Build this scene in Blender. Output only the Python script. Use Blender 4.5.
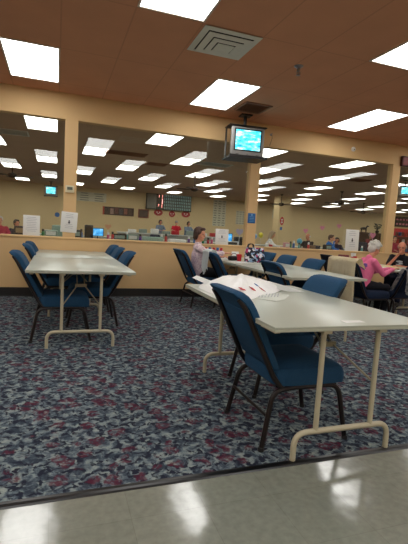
import bpy, bmesh, math, random
from mathutils import Vector, Matrix, Quaternion, noise
random.seed(7)
R = math.radians
PI = math.pi
for o in list(bpy.data.objects):
    bpy.data.objects.remove(o)
scn = bpy.context.scene
COL = scn.collection

# ------------------------------------------------------------------ camera
F_PX, YAW, PITCH, ROLL, CAM_H = 420.39, .3426, .0992, -.0600, 1.1884
def cam_axes():
    fwd = Vector((math.sin(YAW) * math.cos(PITCH), math.cos(YAW) * math.cos(PITCH), -math.sin(PITCH)))
    right = Vector((math.cos(YAW), -math.sin(YAW), 0))
    down = fwd.cross(right)
    r = right * math.cos(ROLL) + down * math.sin(ROLL)
    d = -right * math.sin(ROLL) + down * math.cos(ROLL)
    return r, d, fwd
r_, d_, f_ = cam_axes()
cam_data = bpy.data.cameras.new('camera')
cam = bpy.data.objects.new('camera', cam_data)
COL.objects.link(cam)
cam.matrix_world = Matrix(((r_.x, -d_.x, -f_.x, 0), (r_.y, -d_.y, -f_.y, 0), (r_.z, -d_.z, -f_.z, CAM_H), (0, 0, 0, 1)))
cam_data.sensor_fit = 'VERTICAL'
cam_data.sensor_height = 36
cam_data.sensor_width = 27
cam_data.lens = F_PX * 36 / 544
cam_data.clip_start = .05
cam_data.clip_end = 200
scn.camera = cam

# ------------------------------------------------------------------ world, exposure
w = bpy.data.worlds.new('world')
scn.world = w
w.use_nodes = True
w.node_tree.nodes['Background'].inputs[0].default_value = (.5, .45, .4, 1)
w.node_tree.nodes['Background'].inputs[1].default_value = .05
scn.view_settings.view_transform = 'Standard'
scn.view_settings.look = 'None'
scn.view_settings.gamma = 1
scn.view_settings.use_curve_mapping = False
scn.view_settings.exposure = 0.4
LAMP_FRONT = 6.0
LAMP_HALL = 5.8

# ------------------------------------------------------------------ materials
def srgb(r, g, b):
    f = lambda c: (c / 255 / 12.92) if c / 255 <= .04045 else ((c / 255 + .055) / 1.055) ** 2.4
    return (f(r), f(g), f(b))
_m = {}
def mat(name, col, rough=.6, metal=0, var=.08, scale=12, bump=0, emit=0, spec=.5):
    """procedural material: base colour with a little noise variation, optional bump"""
    if name in _m: return _m[name]
    m = bpy.data.materials.new(name)
    m.use_nodes = True
    nt = m.node_tree
    b = nt.nodes['Principled BSDF']
    b.inputs['Roughness'].default_value = rough
    b.inputs['Metallic'].default_value = metal
    b.inputs['Specular IOR Level'].default_value = spec
    tc = nt.nodes.new('ShaderNodeTexCoord')
    n = nt.nodes.new('ShaderNodeTexNoise')
    n.inputs['Scale'].default_value = scale
    n.inputs['Detail'].default_value = 3
    nt.links.new(tc.outputs['Object'], n.inputs['Vector'])
    mr = nt.nodes.new('ShaderNodeMapRange')
    mr.inputs[3].default_value = 1 - var; mr.inputs[4].default_value = 1 + var
    nt.links.new(n.outputs['Fac'], mr.inputs[0])
    vm = nt.nodes.new('ShaderNodeVectorMath'); vm.operation = 'SCALE'
    vm.inputs[0].default_value = col
    nt.links.new(mr.outputs[0], vm.inputs['Scale'])
    nt.links.new(vm.outputs[0], b.inputs['Base Color'])
    if bump:
        bp = nt.nodes.new('ShaderNodeBump'); bp.inputs['Strength'].default_value = bump
        bp.inputs['Distance'].default_value = .01
        nt.links.new(n.outputs['Fac'], bp.inputs['Height']); nt.links.new(bp.outputs[0], b.inputs['Normal'])
    if emit:
        b.inputs['Emission Color'].default_value = (*col, 1); b.inputs['Emission Strength'].default_value = emit
    _m[name] = m
    return m

def node_mat(name):
    m = bpy.data.materials.new(name); m.use_nodes = True
    nt = m.node_tree
    return m, nt, nt.nodes['Principled BSDF'], nt.nodes.new, nt.links.new

def ramp(nt, stops):
    r = nt.nodes.new('ShaderNodeValToRGB')
    e = r.color_ramp.elements
    while len(e) < len(stops): e.new(.5)
    for q, (p, c) in zip(e, stops):
        q.position = p; q.color = (*c, 1) if len(c) == 3 else c
    return r

def carpet_material():
    m, nt, b, N, L = node_mat('floral_carpet')
    b.inputs['Roughness'].default_value = .95
    b.inputs['Specular IOR Level'].default_value = .1
    tc = N('ShaderNodeTexCoord')
    # distort
    dn = N('ShaderNodeTexNoise'); dn.inputs['Scale'].default_value = 14; dn.inputs['Detail'].default_value = 3
    L(tc.outputs['Object'], dn.inputs['Vector'])
    sub = N('ShaderNodeVectorMath'); sub.operation = 'SUBTRACT'; sub.inputs[1].default_value = (.5, .5, .5)
    L(dn.outputs['Color'], sub.inputs[0])
    sc = N('ShaderNodeVectorMath'); sc.operation = 'SCALE'; sc.inputs['Scale'].default_value = .09
    L(sub.outputs[0], sc.inputs[0])
    ad = N('ShaderNodeVectorMath'); ad.operation = 'ADD'
    L(tc.outputs['Object'], ad.inputs[0]); L(sc.outputs[0], ad.inputs[1])
    # light leaves
    n1 = N('ShaderNodeTexNoise'); n1.inputs['Scale'].default_value = 18; n1.inputs['Detail'].default_value = 6; n1.inputs['Roughness'].default_value = .62
    L(ad.outputs[0], n1.inputs['Vector'])
    r1 = ramp(nt, [(.0, srgb(42, 52, 62)), (.40, srgb(56, 66, 78)), (.48, srgb(86, 98, 108)), (.56, srgb(124, 136, 138)), (.70, srgb(154, 162, 154))])
    L(n1.outputs['Fac'], r1.inputs[0])
    # dark navy leaves
    n2 = N('ShaderNodeTexNoise'); n2.inputs['Scale'].default_value = 28; n2.inputs['Detail'].default_value = 4
    ml = N('ShaderNodeVectorMath'); ml.operation = 'ADD'; ml.inputs[1].default_value = (3.1, 7.7, 0)
    L(ad.outputs[0], ml.inputs[0]); L(ml.outputs[0], n2.inputs['Vector'])
    r2 = ramp(nt, [(.50, (0, 0, 0)), (.58, (1, 1, 1))]); L(n2.outputs['Fac'], r2.inputs[0])
    mx1 = N('ShaderNodeMix'); mx1.data_type = 'RGBA'
    mx1.inputs[7].default_value = (*srgb(38, 42, 56), 1)
    L(r2.outputs[0], mx1.inputs[0]); L(r1.outputs[0], mx1.inputs[6])
    # burgundy flowers
    v = N('ShaderNodeTexVoronoi'); v.inputs['Scale'].default_value = 8.6; v.inputs['Randomness'].default_value = .75
    L(ad.outputs[0], v.inputs['Vector'])
    r3 = ramp(nt, [(.0, (0, 0, 0)), (.07, (.2, .2, .2)), (.12, (1, 1, 1)), (.34, (1, 1, 1)), (.42, (0, 0, 0))])
    L(v.outputs['Distance'], r3.inputs[0])
    n4 = N('ShaderNodeTexNoise'); n4.inputs['Scale'].default_value = 40; L(tc.outputs['Object'], n4.inputs['Vector'])
    r4 = ramp(nt, [(.38, (.15, .15, .15)), (.55, (1, 1, 1))]); L(n4.outputs['Fac'], r4.inputs[0])
    mu = N('ShaderNodeMath'); mu.operation = 'MULTIPLY'; L(r3.outputs[0], mu.inputs[0]); L(r4.outputs[0], mu.inputs[1])
    mu2 = N('ShaderNodeMath'); mu2.operation = 'MULTIPLY'; mu2.inputs[1].default_value = .85; L(mu.outputs[0], mu2.inputs[0])
    mx2 = N('ShaderNodeMix'); mx2.data_type = 'RGBA'
    mx2.inputs[7].default_value = (*srgb(88, 34, 52), 1)
    L(mu2.outputs[0], mx2.inputs[0]); L(mx1.outputs[2], mx2.inputs[6])
    L(mx2.outputs[2], b.inputs['Base Color'])
    n5 = N('ShaderNodeTexNoise'); n5.inputs['Scale'].default_value = 260; L(tc.outputs['Object'], n5.inputs['Vector'])
    bp = N('ShaderNodeBump'); bp.inputs['Strength'].default_value = .5; bp.inputs['Distance'].default_value = .006
    L(n5.outputs['Fac'], bp.inputs['Height']); L(bp.outputs[0], b.inputs['Normal'])
    return m

def vinyl_material():
    m, nt, b, N, L = node_mat('vinyl_floor_tile')
    b.inputs['Roughness'].default_value = .14
    b.inputs['Specular IOR Level'].default_value = 1.0
    tc = N('ShaderNodeTexCoord')
    br = N('ShaderNodeTexBrick'); br.offset = 0
    br.inputs['Scale'].default_value = 1; br.inputs['Brick Width'].default_value = .318; br.inputs['Row Height'].default_value = .318
    br.inputs['Mortar Size'].default_value = .0015
    br.inputs['Color1'].default_value = (*srgb(136, 140, 128), 1); br.inputs['Color2'].default_value = (*srgb(132, 136, 124), 1)
    br.inputs['Mortar'].default_value = (*srgb(124, 127, 115), 1)
    L(tc.outputs['Object'], br.inputs['Vector'])
    n = N('ShaderNodeTexNoise'); n.inputs['Scale'].default_value = 30; n.inputs['Detail'].default_value = 6; L(tc.outputs['Object'], n.inputs['Vector'])
    r = ramp(nt, [(.35, (.88, .88, .88)), (.65, (1.05, 1.05, 1.05))]); L(n.outputs['Fac'], r.inputs[0])
    mx = N('ShaderNodeMix'); mx.data_type = 'RGBA'; mx.blend_type = 'MULTIPLY'; mx.inputs[0].default_value = 1
    L(br.outputs['Color'], mx.inputs[6]); L(r.outputs[0], mx.inputs[7]); L(mx.outputs[2], b.inputs['Base Color'])
    n2 = N('ShaderNodeTexNoise'); n2.inputs['Scale'].default_value = 5; L(tc.outputs['Object'], n2.inputs['Vector'])
    bp = N('ShaderNodeBump'); bp.inputs['Strength'].default_value = .12; bp.inputs['Distance'].default_value = .02
    L(n2.outputs['Fac'], bp.inputs['Height']); L(bp.outputs[0], b.inputs['Normal'])
    return m

def ceiling_material(name, col, seam):
    m, nt, b, N, L = node_mat(name)
    b.inputs['Roughness'].default_value = .9
    tc = N('ShaderNodeTexCoord')
    sp = N('ShaderNodeSeparateXYZ'); L(tc.outputs['Object'], sp.inputs[0])
    cur = None
    for ax, per in (('X', .636), ('Y', 1.27)):
        a = N('ShaderNodeMath'); a.operation = 'PINGPONG'; a.inputs[1].default_value = per / 2
        o = N('ShaderNodeMath'); o.operation = 'ADD'; o.inputs[1].default_value = 0 if ax == 'X' else -.19
        L(sp.outputs[ax], o.inputs[0]); L(o.outputs[0], a.inputs[0])
        g = N('ShaderNodeMath'); g.operation = 'LESS_THAN'; g.inputs[1].default_value = .007
        L(a.outputs[0], g.inputs[0])
        if cur is None: cur = g
        else:
            x = N('ShaderNodeMath'); x.operation = 'MAXIMUM'; L(cur.outputs[0], x.inputs[0]); L(g.outputs[0], x.inputs[1]); cur = x
    n = N('ShaderNodeTexNoise'); n.inputs['Scale'].default_value = 2.2; n.inputs['Detail'].default_value = 4; L(tc.outputs['Object'], n.inputs['Vector'])
    c0 = tuple(q * .96 for q in col); c1 = tuple(q * 1.04 for q in col)
    r = ramp(nt, [(.3, c0), (.7, c1)]); L(n.outputs['Fac'], r.inputs[0])
    mx = N('ShaderNodeMix'); mx.data_type = 'RGBA'; mx.inputs[7].default_value = (*seam, 1)
    L(cur.outputs[0], mx.inputs[0]); L(r.outputs[0], mx.inputs[6]); L(mx.outputs[2], b.inputs['Base Color'])
    return m

def glass_material():
    m = bpy.data.materials.new('window_glass'); m.use_nodes = True
    nt = m.node_tree; nt.nodes.clear(); N = nt.nodes.new; L = nt.links.new
    out = N('ShaderNodeOutputMaterial'); mx = N('ShaderNodeMixShader')
    tr = N('ShaderNodeBsdfTransparent'); tr.inputs[0].default_value = (.93, .95, .93, 1)
    gl = N('ShaderNodeBsdfGlossy'); gl.inputs['Roughness'].default_value = .012
    lw = N('ShaderNodeLayerWeight'); lw.inputs['Blend'].default_value = .5
    p = N('ShaderNodeMath'); p.operation = 'POWER'; p.inputs[1].default_value = 5
    q = N('ShaderNodeMath'); q.operation = 'MULTIPLY_ADD'; q.inputs[1].default_value = .95; q.inputs[2].default_value = .055
    L(lw.outputs['Facing'], p.inputs[0]); L(p.outputs[0], q.inputs[0]); L(q.outputs[0], mx.inputs[0])
    L(tr.outputs[0], mx.inputs[1]); L(gl.outputs[0], mx.inputs[2]); L(mx.outputs[0], out.inputs[0])
    return m

def emit_material(name, col, s):
    m = bpy.data.materials.new(name); m.use_nodes = True
    nt = m.node_tree; nt.nodes.clear()
    out = nt.nodes.new('ShaderNodeOutputMaterial'); e = nt.nodes.new('ShaderNodeEmission')
    e.inputs[0].default_value = (*col, 1); e.inputs[1].default_value = s
    nt.links.new(e.outputs[0], out.inputs[0])
    return m

def screen_material(name, sx, sy, stops, s=1.2):
    m = bpy.data.materials.new(name); m.use_nodes = True
    nt = m.node_tree; nt.nodes.clear(); N = nt.nodes.new; L = nt.links.new
    out = N('ShaderNodeOutputMaterial'); e = N('ShaderNodeEmission'); e.inputs[1].default_value = s
    tc = N('ShaderNodeTexCoord'); mp = N('ShaderNodeMapping'); mp.inputs['Scale'].default_value = (sx, sx, sy)
    n = N('ShaderNodeTexNoise'); n.inputs['Scale'].default_value = 1; n.inputs['Detail'].default_value = 3
    r = ramp(nt, stops)
    L(tc.outputs['Object'], mp.inputs[0]); L(mp.outputs[0], n.inputs['Vector']); L(n.outputs['Fac'], r.inputs[0])
    L(r.outputs[0], e.inputs[0]); L(e.outputs[0], out.inputs[0])
    return m

def blotch_material(name, base, stops, scale, rough=.8):
    m, nt, b, N, L = node_mat(name)
    b.inputs['Roughness'].default_value = rough
    tc = N('ShaderNodeTexCoord'); v = N('ShaderNodeTexVoronoi'); v.inputs['Scale'].default_value = scale
    L(tc.outputs['Object'], v.inputs['Vector'])
    sp = N('ShaderNodeSeparateColor'); L(v.outputs['Color'], sp.inputs[0])
    r = ramp(nt, stops); r.color_ramp.interpolation = 'CONSTANT'
    L(sp.outputs[0], r.inputs[0]); L(r.outputs[0], b.inputs['Base Color'])
    return m

M_carpet = carpet_material()
M_vinyl = vinyl_material()
M_ceil_f = ceiling_material('painted_ceiling_tile', srgb(210, 150, 114), srgb(194, 137, 103))
M_ceil_h = ceiling_material('hall_ceiling_tile', srgb(190, 156, 126), srgb(182, 148, 120))
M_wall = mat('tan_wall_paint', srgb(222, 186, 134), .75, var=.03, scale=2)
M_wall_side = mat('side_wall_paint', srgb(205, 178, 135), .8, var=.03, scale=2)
M_hall = mat('hall_wall_paint', srgb(220, 194, 146), .85, var=.05, scale=.6)
M_cove = mat('black_cove_base', srgb(22, 22, 24), .4)
M_glass = glass_material()
M_table = mat('grey_laminate', srgb(178, 182, 168), .28, var=.02, scale=60)
M_tedge = mat('table_edge_band', srgb(188, 190, 172), .45, var=.03)
M_tleg = mat('beige_enamel_steel', srgb(186, 178, 152), .4, var=.03)
M_brace = mat('steel_brace', srgb(150, 142, 120), .4, .3)
M_fab = mat('blue_fabric', srgb(34, 72, 104), .85, var=.18, scale=90, bump=.25, spec=.25)
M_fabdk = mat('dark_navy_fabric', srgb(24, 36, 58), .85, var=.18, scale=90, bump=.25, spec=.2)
M_cfr = mat('brown_chair_frame', srgb(26, 17, 18), .4, .2)
M_black = mat('black_plastic', srgb(20, 20, 22), .45)
M_silver = mat('silver_plastic', srgb(150, 150, 148), .4, .2)
M_white = mat('white_paper', srgb(232, 232, 228), .7, var=.02)
M_ink = mat('dark_print', srgb(60, 60, 66), .8)
M_faint = mat('faint_print', srgb(176, 178, 182), .8)
M_vent = mat('vent_metal', srgb(222, 222, 210), .6)
M_dark = mat('dark_void', srgb(26, 22, 20), .9)
M_steel = mat('brushed_steel', srgb(160, 160, 160), .3, .9)
M_lampf = emit_material('lamp_diffuser_front', (1, .985, .95), LAMP_FRONT)
M_lamph = emit_material('lamp_diffuser_hall', (1, .985, .95), LAMP_HALL)
M_lframe = mat('white_lamp_frame', srgb(215, 205, 190), .5)
M_plastbag = mat('white_plastic_film', srgb(238, 238, 236), .35, var=.03)
M_red = mat('red_plastic', srgb(196, 30, 44), .5)
M_pink = mat('pink_paper', srgb(236, 140, 170), .7)
M_bluesign = mat('blue_sign', srgb(28, 100, 170), .5)
M_skin = mat('skin_light', srgb(214, 150, 118), .55, var=.05, scale=25)
M_skin2 = mat('skin_ruddy', srgb(204, 132, 104), .55, var=.05, scale=25)
M_eye = mat('dark_eye', srgb(40, 28, 24), .3)
M_lip = mat('lip', srgb(168, 78, 74), .5)

# ------------------------------------------------------------------ mesh helpers
def obj(name, bm, m, parent=None, smooth=True, loc=None):
    bmesh.ops.recalc_face_normals(bm, faces=bm.faces)
    me = bpy.data.meshes.new(name); bm.to_mesh(me); bm.free()
    return link_mesh(name, me, m, parent, smooth, loc)

def link_mesh(name, me, m, parent=None, smooth=True, loc=None):
    if not isinstance(m, (list, tuple)): m = [m]
    me.materials.clear()
    for q in m: me.materials.append(q)
    if smooth:
        for p in me.polygons: p.use_smooth = True
        try: me.set_sharp_from_angle(angle=R(40))
        except Exception: pass
    o = bpy.data.objects.new(name, me); COL.objects.link(o)
    if parent: o.parent = parent
    if loc is not None: o.location = loc
    return o

def thing(name, label, cat, loc=(0, 0, 0), rz=0, group=None):
    o = bpy.data.objects.new(name, None); COL.objects.link(o)
    o.empty_display_size = .1
    o.location = loc; o.rotation_euler = (0, 0, rz)
    return tag(o, label, cat, group)

def tag(o, label, cat, group=None, kind=None):
    o['label'] = label; o['category'] = cat
    if group: o['group'] = group
    if kind: o['kind'] = kind
    return o

def dup(root, loc, rz=None, label=None, group=None, swap=None):
    def cp(o, par):
        c = o.copy(); COL.objects.link(c)
        if par: c.parent = par
        if swap and c.type == 'MESH' and o.data.materials and o.data.materials[0] in swap:
            key = (o.data.name, swap[o.data.materials[0]].name)
            if key not in _swapped:
                me = o.data.copy(); me.materials[0] = swap[o.data.materials[0]]; _swapped[key] = me
            c.data = _swapped[key]
        for ch in [q for q in o.children]: cp(ch, c)
        return c
    r = cp(root, None); r.location = loc
    if rz is not None: r.rotation_euler = (0, 0, rz)
    if label: r['label'] = label
    if group: r['group'] = group
    return r
_swapped = {}

def BM(): return bmesh.new()

def add_box(bm, c, s, rot=None, bevel=0, seg=2):
    t = bmesh.new()
    bmesh.ops.create_cube(t, size=1)
    for v in t.verts: v.co = Vector((v.co.x * s[0], v.co.y * s[1], v.co.z * s[2]))
    if bevel: bmesh.ops.bevel(t, geom=t.edges[:], offset=min(bevel, min(s) * .49), segments=seg, affect='EDGES', profile=.5)
    mt = Matrix.Translation(Vector(c))
    if rot: mt = mt @ (Matrix.Rotation(rot[2], 4, 'Z') @ Matrix.Rotation(rot[1], 4, 'Y') @ Matrix.Rotation(rot[0], 4, 'X'))
    merge(bm, t, mt)

def merge(bm, t, mt=None):
    if mt is not None: t.transform(mt)
    vm = {}
    for v in t.verts: vm[v] = bm.verts.new(v.co)
    for f in t.faces:
        try: bm.faces.new([vm[v] for v in f.verts])
        except ValueError: pass
    t.free()

def fillet(pts, rad, n=5):
    pts = [Vector(p) for p in pts]; out = [pts[0]]
    for i in range(1, len(pts) - 1):
        a, b, c = pts[i - 1], pts[i], pts[i + 1]
        u = (a - b); v = (c - b); r = min(rad, u.length * .49, v.length * .49)
        p0 = b + u.normalized() * r; p1 = b + v.normalized() * r
        for k in range(n + 1):
            t = k / n; out.append((1 - t) ** 2 * p0 + 2 * t * (1 - t) * b + t * t * p1)
    out.append(pts[-1]); return out

def add_tube(bm, pts, r, seg=8, caps=True):
    pts = [Vector(p) for p in pts]; n = len(pts)
    rr = r if isinstance(r, (list, tuple)) else [r] * n
    rings = []; up = None
    for i, p in enumerate(pts):
        t = (pts[min(i + 1, n - 1)] - pts[max(i - 1, 0)]).normalized()
        if up is None: up = t.orthogonal().normalized()
        up = (up - t * up.dot(t)).normalized(); s = t.cross(up)
        rings.append([bm.verts.new(p + (up * math.cos(2 * PI * k / seg) + s * math.sin(2 * PI * k / seg)) * rr[i]) for k in range(seg)])
    for a, b in zip(rings, rings[1:]):
        for k in range(seg): bm.faces.new((a[k], a[(k + 1) % seg], b[(k + 1) % seg], b[k]))
    if caps:
        bm.faces.new(rings[0][::-1]); bm.faces.new(rings[-1])

def add_lathe(bm, prof, seg=16, c=(0, 0, 0)):
    c = Vector(c); rings = []
    for r, z in prof:
        rings.append([bm.verts.new(c + Vector((r * math.cos(2 * PI * k / seg), r * math.sin(2 * PI * k / seg), z))) for k in range(seg)])
    for a, b in zip(rings, rings[1:]):
        for k in range(seg): bm.faces.new((a[k], a[(k + 1) % seg], b[(k + 1) % seg], b[k]))
    bm.faces.new(rings[0][::-1]); bm.faces.new(rings[-1])

def add_ball(bm, c, s, rot=None, sub=2):
    t = bmesh.new(); bmesh.ops.create_icosphere(t, subdivisions=sub, radius=1)
    if not isinstance(s, (tuple, list)): s = (s, s, s)
    for v in t.verts: v.co = Vector((v.co.x * s[0], v.co.y * s[1], v.co.z * s[2]))
    mt = Matrix.Translation(Vector(c))
    if rot is not None: mt = mt @ rot
    merge(bm, t, mt)

def add_prism(bm, outline, y0, y1, plane='XZ'):
    """extrude a 2D outline (list of (a,b)) from y0 to y1 along the third axis"""
    def P(a, b, t): return {'XZ': (a, t, b), 'YZ': (t, a, b), 'XY': (a, b, t)}[plane]
    A = [bm.verts.new(P(a, b, y0)) for a, b in outline]; B = [bm.verts.new(P(a, b, y1)) for a, b in outline]
    n = len(A)
    for i in range(n): bm.faces.new((A[i], A[(i + 1) % n], B[(i + 1) % n], B[i]))
    bm.faces.new(A[::-1]); bm.faces.new(B)

def box_obj(name, c, s, m, parent=None, bevel=0, rot=None, smooth=True):
    bm = BM(); add_box(bm, c, s, rot, bevel); return obj(name, bm, m, parent, smooth)

def struct(name, lo, hi, m, parent=None, bevel=0):
    lo = Vector(lo); hi = Vector(hi)
    o = box_obj(name, (0, 0, 0), hi - lo, m, parent, bevel, smooth=False)
    o.location = (lo + hi) / 2
    o['kind'] = 'structure'
    return o

# ------------------------------------------------------------------ the setting
ZC = 3.136        # ceiling
WY = 7.0          # front face of the window wall
FX0, FX1, FY0 = -6.5, 9.6, -6.0
HX0, HX1, HY1 = -6.5, 28.5, 24.6
def floor_slab(name, lo, hi, m):
    bm = BM(); c = ((lo[0] + hi[0]) / 2, (lo[1] + hi[1]) / 2, (lo[2] + hi[2]) / 2)
    add_box(bm, c, (hi[0] - lo[0], hi[1] - lo[1], hi[2] - lo[2])); o = obj(name, bm, m, smooth=False)
    o['kind'] = 'structure'; return o
floor_slab('floor', (FX0, 1.80, -.1), (FX1, WY, 0), M_carpet)
floor_slab('floor.001', (FX0, FY0, -.1), (FX1, 1.80, 0), M_vinyl)
floor_slab('floor.002', (HX0, WY, -.1), (HX1, HY1, 0), M_carpet)
tb = BM(); add_prism(tb, [(1.778, 0), (1.785, .006), (1.80, .009), (1.818, .009), (1.826, 0)], FX0, FX1, 'YZ')
t_ = obj('trim_1', tb, mat('black_rubber', srgb(16, 16, 18), .3), smooth=False); t_['kind'] = 'structure'
floor_slab('ceiling', (FX0, FY0, ZC), (FX1, WY + .15, ZC + .1), M_ceil_f)
floor_slab('ceiling.001', (HX0, WY + .15, ZC), (HX1, HY1, ZC + .1), M_ceil_h)
struct('wall_left', (FX0 - .1, FY0, 0), (FX0, HY1, ZC), M_wall_side)
struct('wall_right', (FX1, FY0, 0), (FX1 + .1, WY, ZC), M_wall_side)
struct('wall_behind', (FX0 - .1, FY0 - .1, 0), (FX1 + .1, FY0, ZC), M_wall_side)
struct('wall_far', (HX0, HY1, 0), (HX1, HY1 + .1, ZC), M_hall)
struct('wall_far_right', (HX1, WY + .15, 0), (HX1 + .1, HY1, ZC), M_hall)
HW, HB = .947, 2.752      # half wall top, header bottom
# window wall: half wall, ledge, header, posts all one wall
wl = struct('wall_front', (FX0, WY, 0), (HX1, WY + .15, HW - .03), M_wall)
struct('ledge', (FX0, WY - .012, HW - .03), (HX1, WY + .165, HW), M_wall, None, .006).name = 'trim_2'
struct('wall_header', (FX0, WY, HB), (HX1, WY + .15, ZC), M_wall)
POSTS = [(-2.96, -2.77), (.10, .29), (3.27, 3.455), (6.45, 6.635), (9.3, 9.5)]
for i, (a, b) in enumerate(POSTS):
    struct('wall_post' + ('' if i == 0 else '.%03d' % i), (a, WY, HW), (b, WY + .15, HB), M_wall)
bx = BM(); add_prism(bx, [(WY, 0), (WY - .022, 0), (WY - .014, .012), (WY - .008, .14), (WY, .142)], FX0, FX1, 'YZ')
b_ = obj('baseboard_front', bx, M_cove, smooth=False); b_['kind'] = 'structure'
edges = [(FX0, POSTS[0][0])] + [(POSTS[i][1], POSTS[i + 1][0]) for i in range(4)] + [(POSTS[4][1], 13)]
for i, (a, b) in enumerate(edges):
    g = struct('window_%d' % (i + 1), (a, WY + .072, HW), (b, WY + .078, HB), M_glass)
# column in the far hall
struct('wall_column', (10.62, 19.0, 0), (11.25, 19.6, ZC), M_hall)
# hall side soffit to the right far
# ------------------------------------------------------------------ view test (only used to word the labels)
def project(p):
    q = Vector(p) - Vector((0, 0, CAM_H)); z = q.dot(f_)
    if z <= .1: return None
    return 204 + F_PX * q.dot(r_) / z, 272 + F_PX * q.dot(d_) / z
def in_view(p):
    s = project(p)
    if s is None or not (-8 < s[0] < 416 and -8 < s[1] < 552): return False
    if p[1] > WY:
        t = WY / p[1]; z = CAM_H + (p[2] - CAM_H) * t
        if z > HB + .02 or z < HW - .02: return False
    return True
ORD = ['first', 'second', 'third', 'fourth', 'fifth', 'sixth', 'seventh', 'eighth', 'ninth', 'tenth', 'eleventh', 'twelfth']

# ------------------------------------------------------------------ ceiling lights
def make_light(m):
    t = thing('ceiling_light', 'x', 'ceiling light')
    bm = BM()
    for sx, sy, cx, cy in ((.636, .02, 0, -.625), (.636, .02, 0, .625), (.02, 1.23, -.308, 0), (.02, 1.23, .308, 0)):
        add_box(bm, (cx, cy, -.004), (sx, sy, .012))
    obj('frame', bm, M_lframe, t, False)
    box_obj('diffuser', (0, 0, -.001), (.597, 1.23, .006), m, t, smooth=False)
    return t
def light_rows(rows, m, place, group):
    proto = None
    for ri, (y0, xs) in enumerate(rows):
        vis = [x for x in xs if in_view((x + .318, y0 + .6, ZC))]
        for x in xs:
            p = (x + .318, y0 + .635, ZC)
            if x in vis:
                if len(vis) == 1: pos = 'only one in view'
                else: pos = '%s from left in view' % ORD[vis.index(x)]
                lab = 'ceiling light panel, %s, %s row %s, %s' % (place[0], ORD[ri], place[1], pos)
            else:
                lab = 'ceiling light panel, %s, %s row %s, outside the picture' % (place[0], ORD[ri], place[1])
            if proto is None:
                proto = make_light(m); proto.location = p; proto['label'] = lab; proto['group'] = group
            else: dup(proto, p, 0, lab, group)
P = 2.544
ev = [-.636 + P * k for k in range(-2, 4)]; od = [.636 + P * k for k in range(-2, 4)]
ev = [x for x in ev if x > FX0 + .1 and x < FX1 - .8]; od = [x for x in od if x > FX0 + .1 and x < FX1 - .8]
light_rows([(5.27, ev), (2.70, od), (.12, ev), (-2.45, od), (-5.0, ev)], M_lampf, ('near room', 'back from the windows'), 'near room ceiling lights')
hrows = []
for i in range(6):
    y0 = 8.78 + 2.62 * i
    base = -.636 if i % 2 == 0 else .636
    hi = 1.02 * (y0 + 3) + 1
    hrows.append((y0, [base + P * k for k in range(-2, 11) if -5.8 < base + P * k < hi]))
light_rows(hrows, M_lamph, ('far hall', 'beyond the glass'), 'far hall ceiling lights')

# ------------------------------------------------------------------ ceiling diffusers
def diffuser_vent(x, y, s, lab, m=M_vent, group=None):
    t = thing('ceiling_vent', lab, 'air vent', (x, y, ZC), 0, group)
    box_obj('backing', (0, 0, -.002), (s * .9, s * .9, .004), M_dark, t, smooth=False)
    for k, (w0, w1, z) in enumerate(((.5, .40, -.008), (.385, .275, -.026), (.26, .17, -.042))):
        bm = BM(); a = s * w0; b = s * w1
        lo = [[bm.verts.new((sx * r, sy * r, zz)) for sx, sy in ((-1, -1), (1, -1), (1, 1), (-1, 1))] for r, zz in ((a, z), (a, z - .004), (b, z - .010), (b, z - .006))]
        for e in range(4):
            A, B = lo[e], lo[(e + 1) % 4]
            for q in range(4): bm.faces.new((A[q], A[(q + 1) % 4], B[(q + 1) % 4], B[q]))
        obj('louvre_ring', bm, m, t, False)
    box_obj('centre_plate', (0, 0, -.056), (s * .30, s * .30, .006), m, t)
    return t
diffuser_vent(1.6, 4.31, .61, 'grey square four-way ceiling air diffuser with stepped rings, in the near room')
def grille(x, y, sx, sy, lab, m, group=None):
    t = thing('ceiling_vent', lab, 'air vent', (x, y, ZC), 0, group)
    bm = BM()
    for a, b, c, d in ((sx, .03, 0, -sy / 2), (sx, .03, 0, sy / 2), (.03, sy, -sx / 2, 0), (.03, sy, sx / 2, 0)): add_box(bm, (c, d, -.008), (a, b, .016))
    obj('frame', bm, m, t, False)
    box_obj('backing', (0, 0, -.002), (sx * .95, sy * .95, .004), M_bbk, t, smooth=False)
    bm = BM()
    for k in range(9): add_box(bm, (0, -sy / 2 + sy * (k + 1) / 10, -.01), (sx * .95, .022, .004), (R(35), 0, 0))
    obj('slats', bm, m, t, False)
M_bgr = mat('brown_grille', srgb(150, 104, 76), .7)
M_bbk = mat('brown_grille_shade', srgb(92, 62, 46), .9)
grille(2.86, 6.2, .42, .46, 'brown slatted return grille in the near room ceiling above the television', M_bgr)
for k, (x, y, lab) in enumerate([(-1.2, 10.7, 'long pale air grille in the hall ceiling at the upper left window'),
        (1.75, 11.8, 'dark air grille in the hall ceiling right of the thermostat post'),
        (2.9, 13.1, 'small dark grille in the hall ceiling beyond the middle window'),
        (4.3, 11.9, 'pale grille in the hall ceiling left of the television'),
        (8.6, 13.7, 'grille in the hall ceiling beyond the right window'),
        (9.4, 11.7, 'dark grille in the hall ceiling near the right post')]):
    grille(x, y, 1.1 if k in (0, 1, 3) else .6, .55, lab, M_vent if k in (0, 3) else M_bgr)

# sprinkler head
t = thing('fire_sprinkler', 'small chrome fire sprinkler head hanging from the near room ceiling', 'sprinkler', (2.6, 4.46, ZC)); t.scale = (1.5, 1.5, 1.2)
bm = BM(); add_lathe(bm, [(.035, 0), (.035, -.004), (.018, -.02), (.012, -.022), (.012, -.05)], 16); obj('escutcheon', bm, M_steel, t)
bm = BM()
for s in (-1, 1): add_tube(bm, [(s * .01, 0, -.045), (s * .017, 0, -.06), (s * .006, 0, -.082)], .003, 6)
add_lathe(bm, [(.005, -.05), (.005, -.082), (.018, -.084), (.018, -.087)], 12); obj('deflector', bm, M_steel, t)

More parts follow.
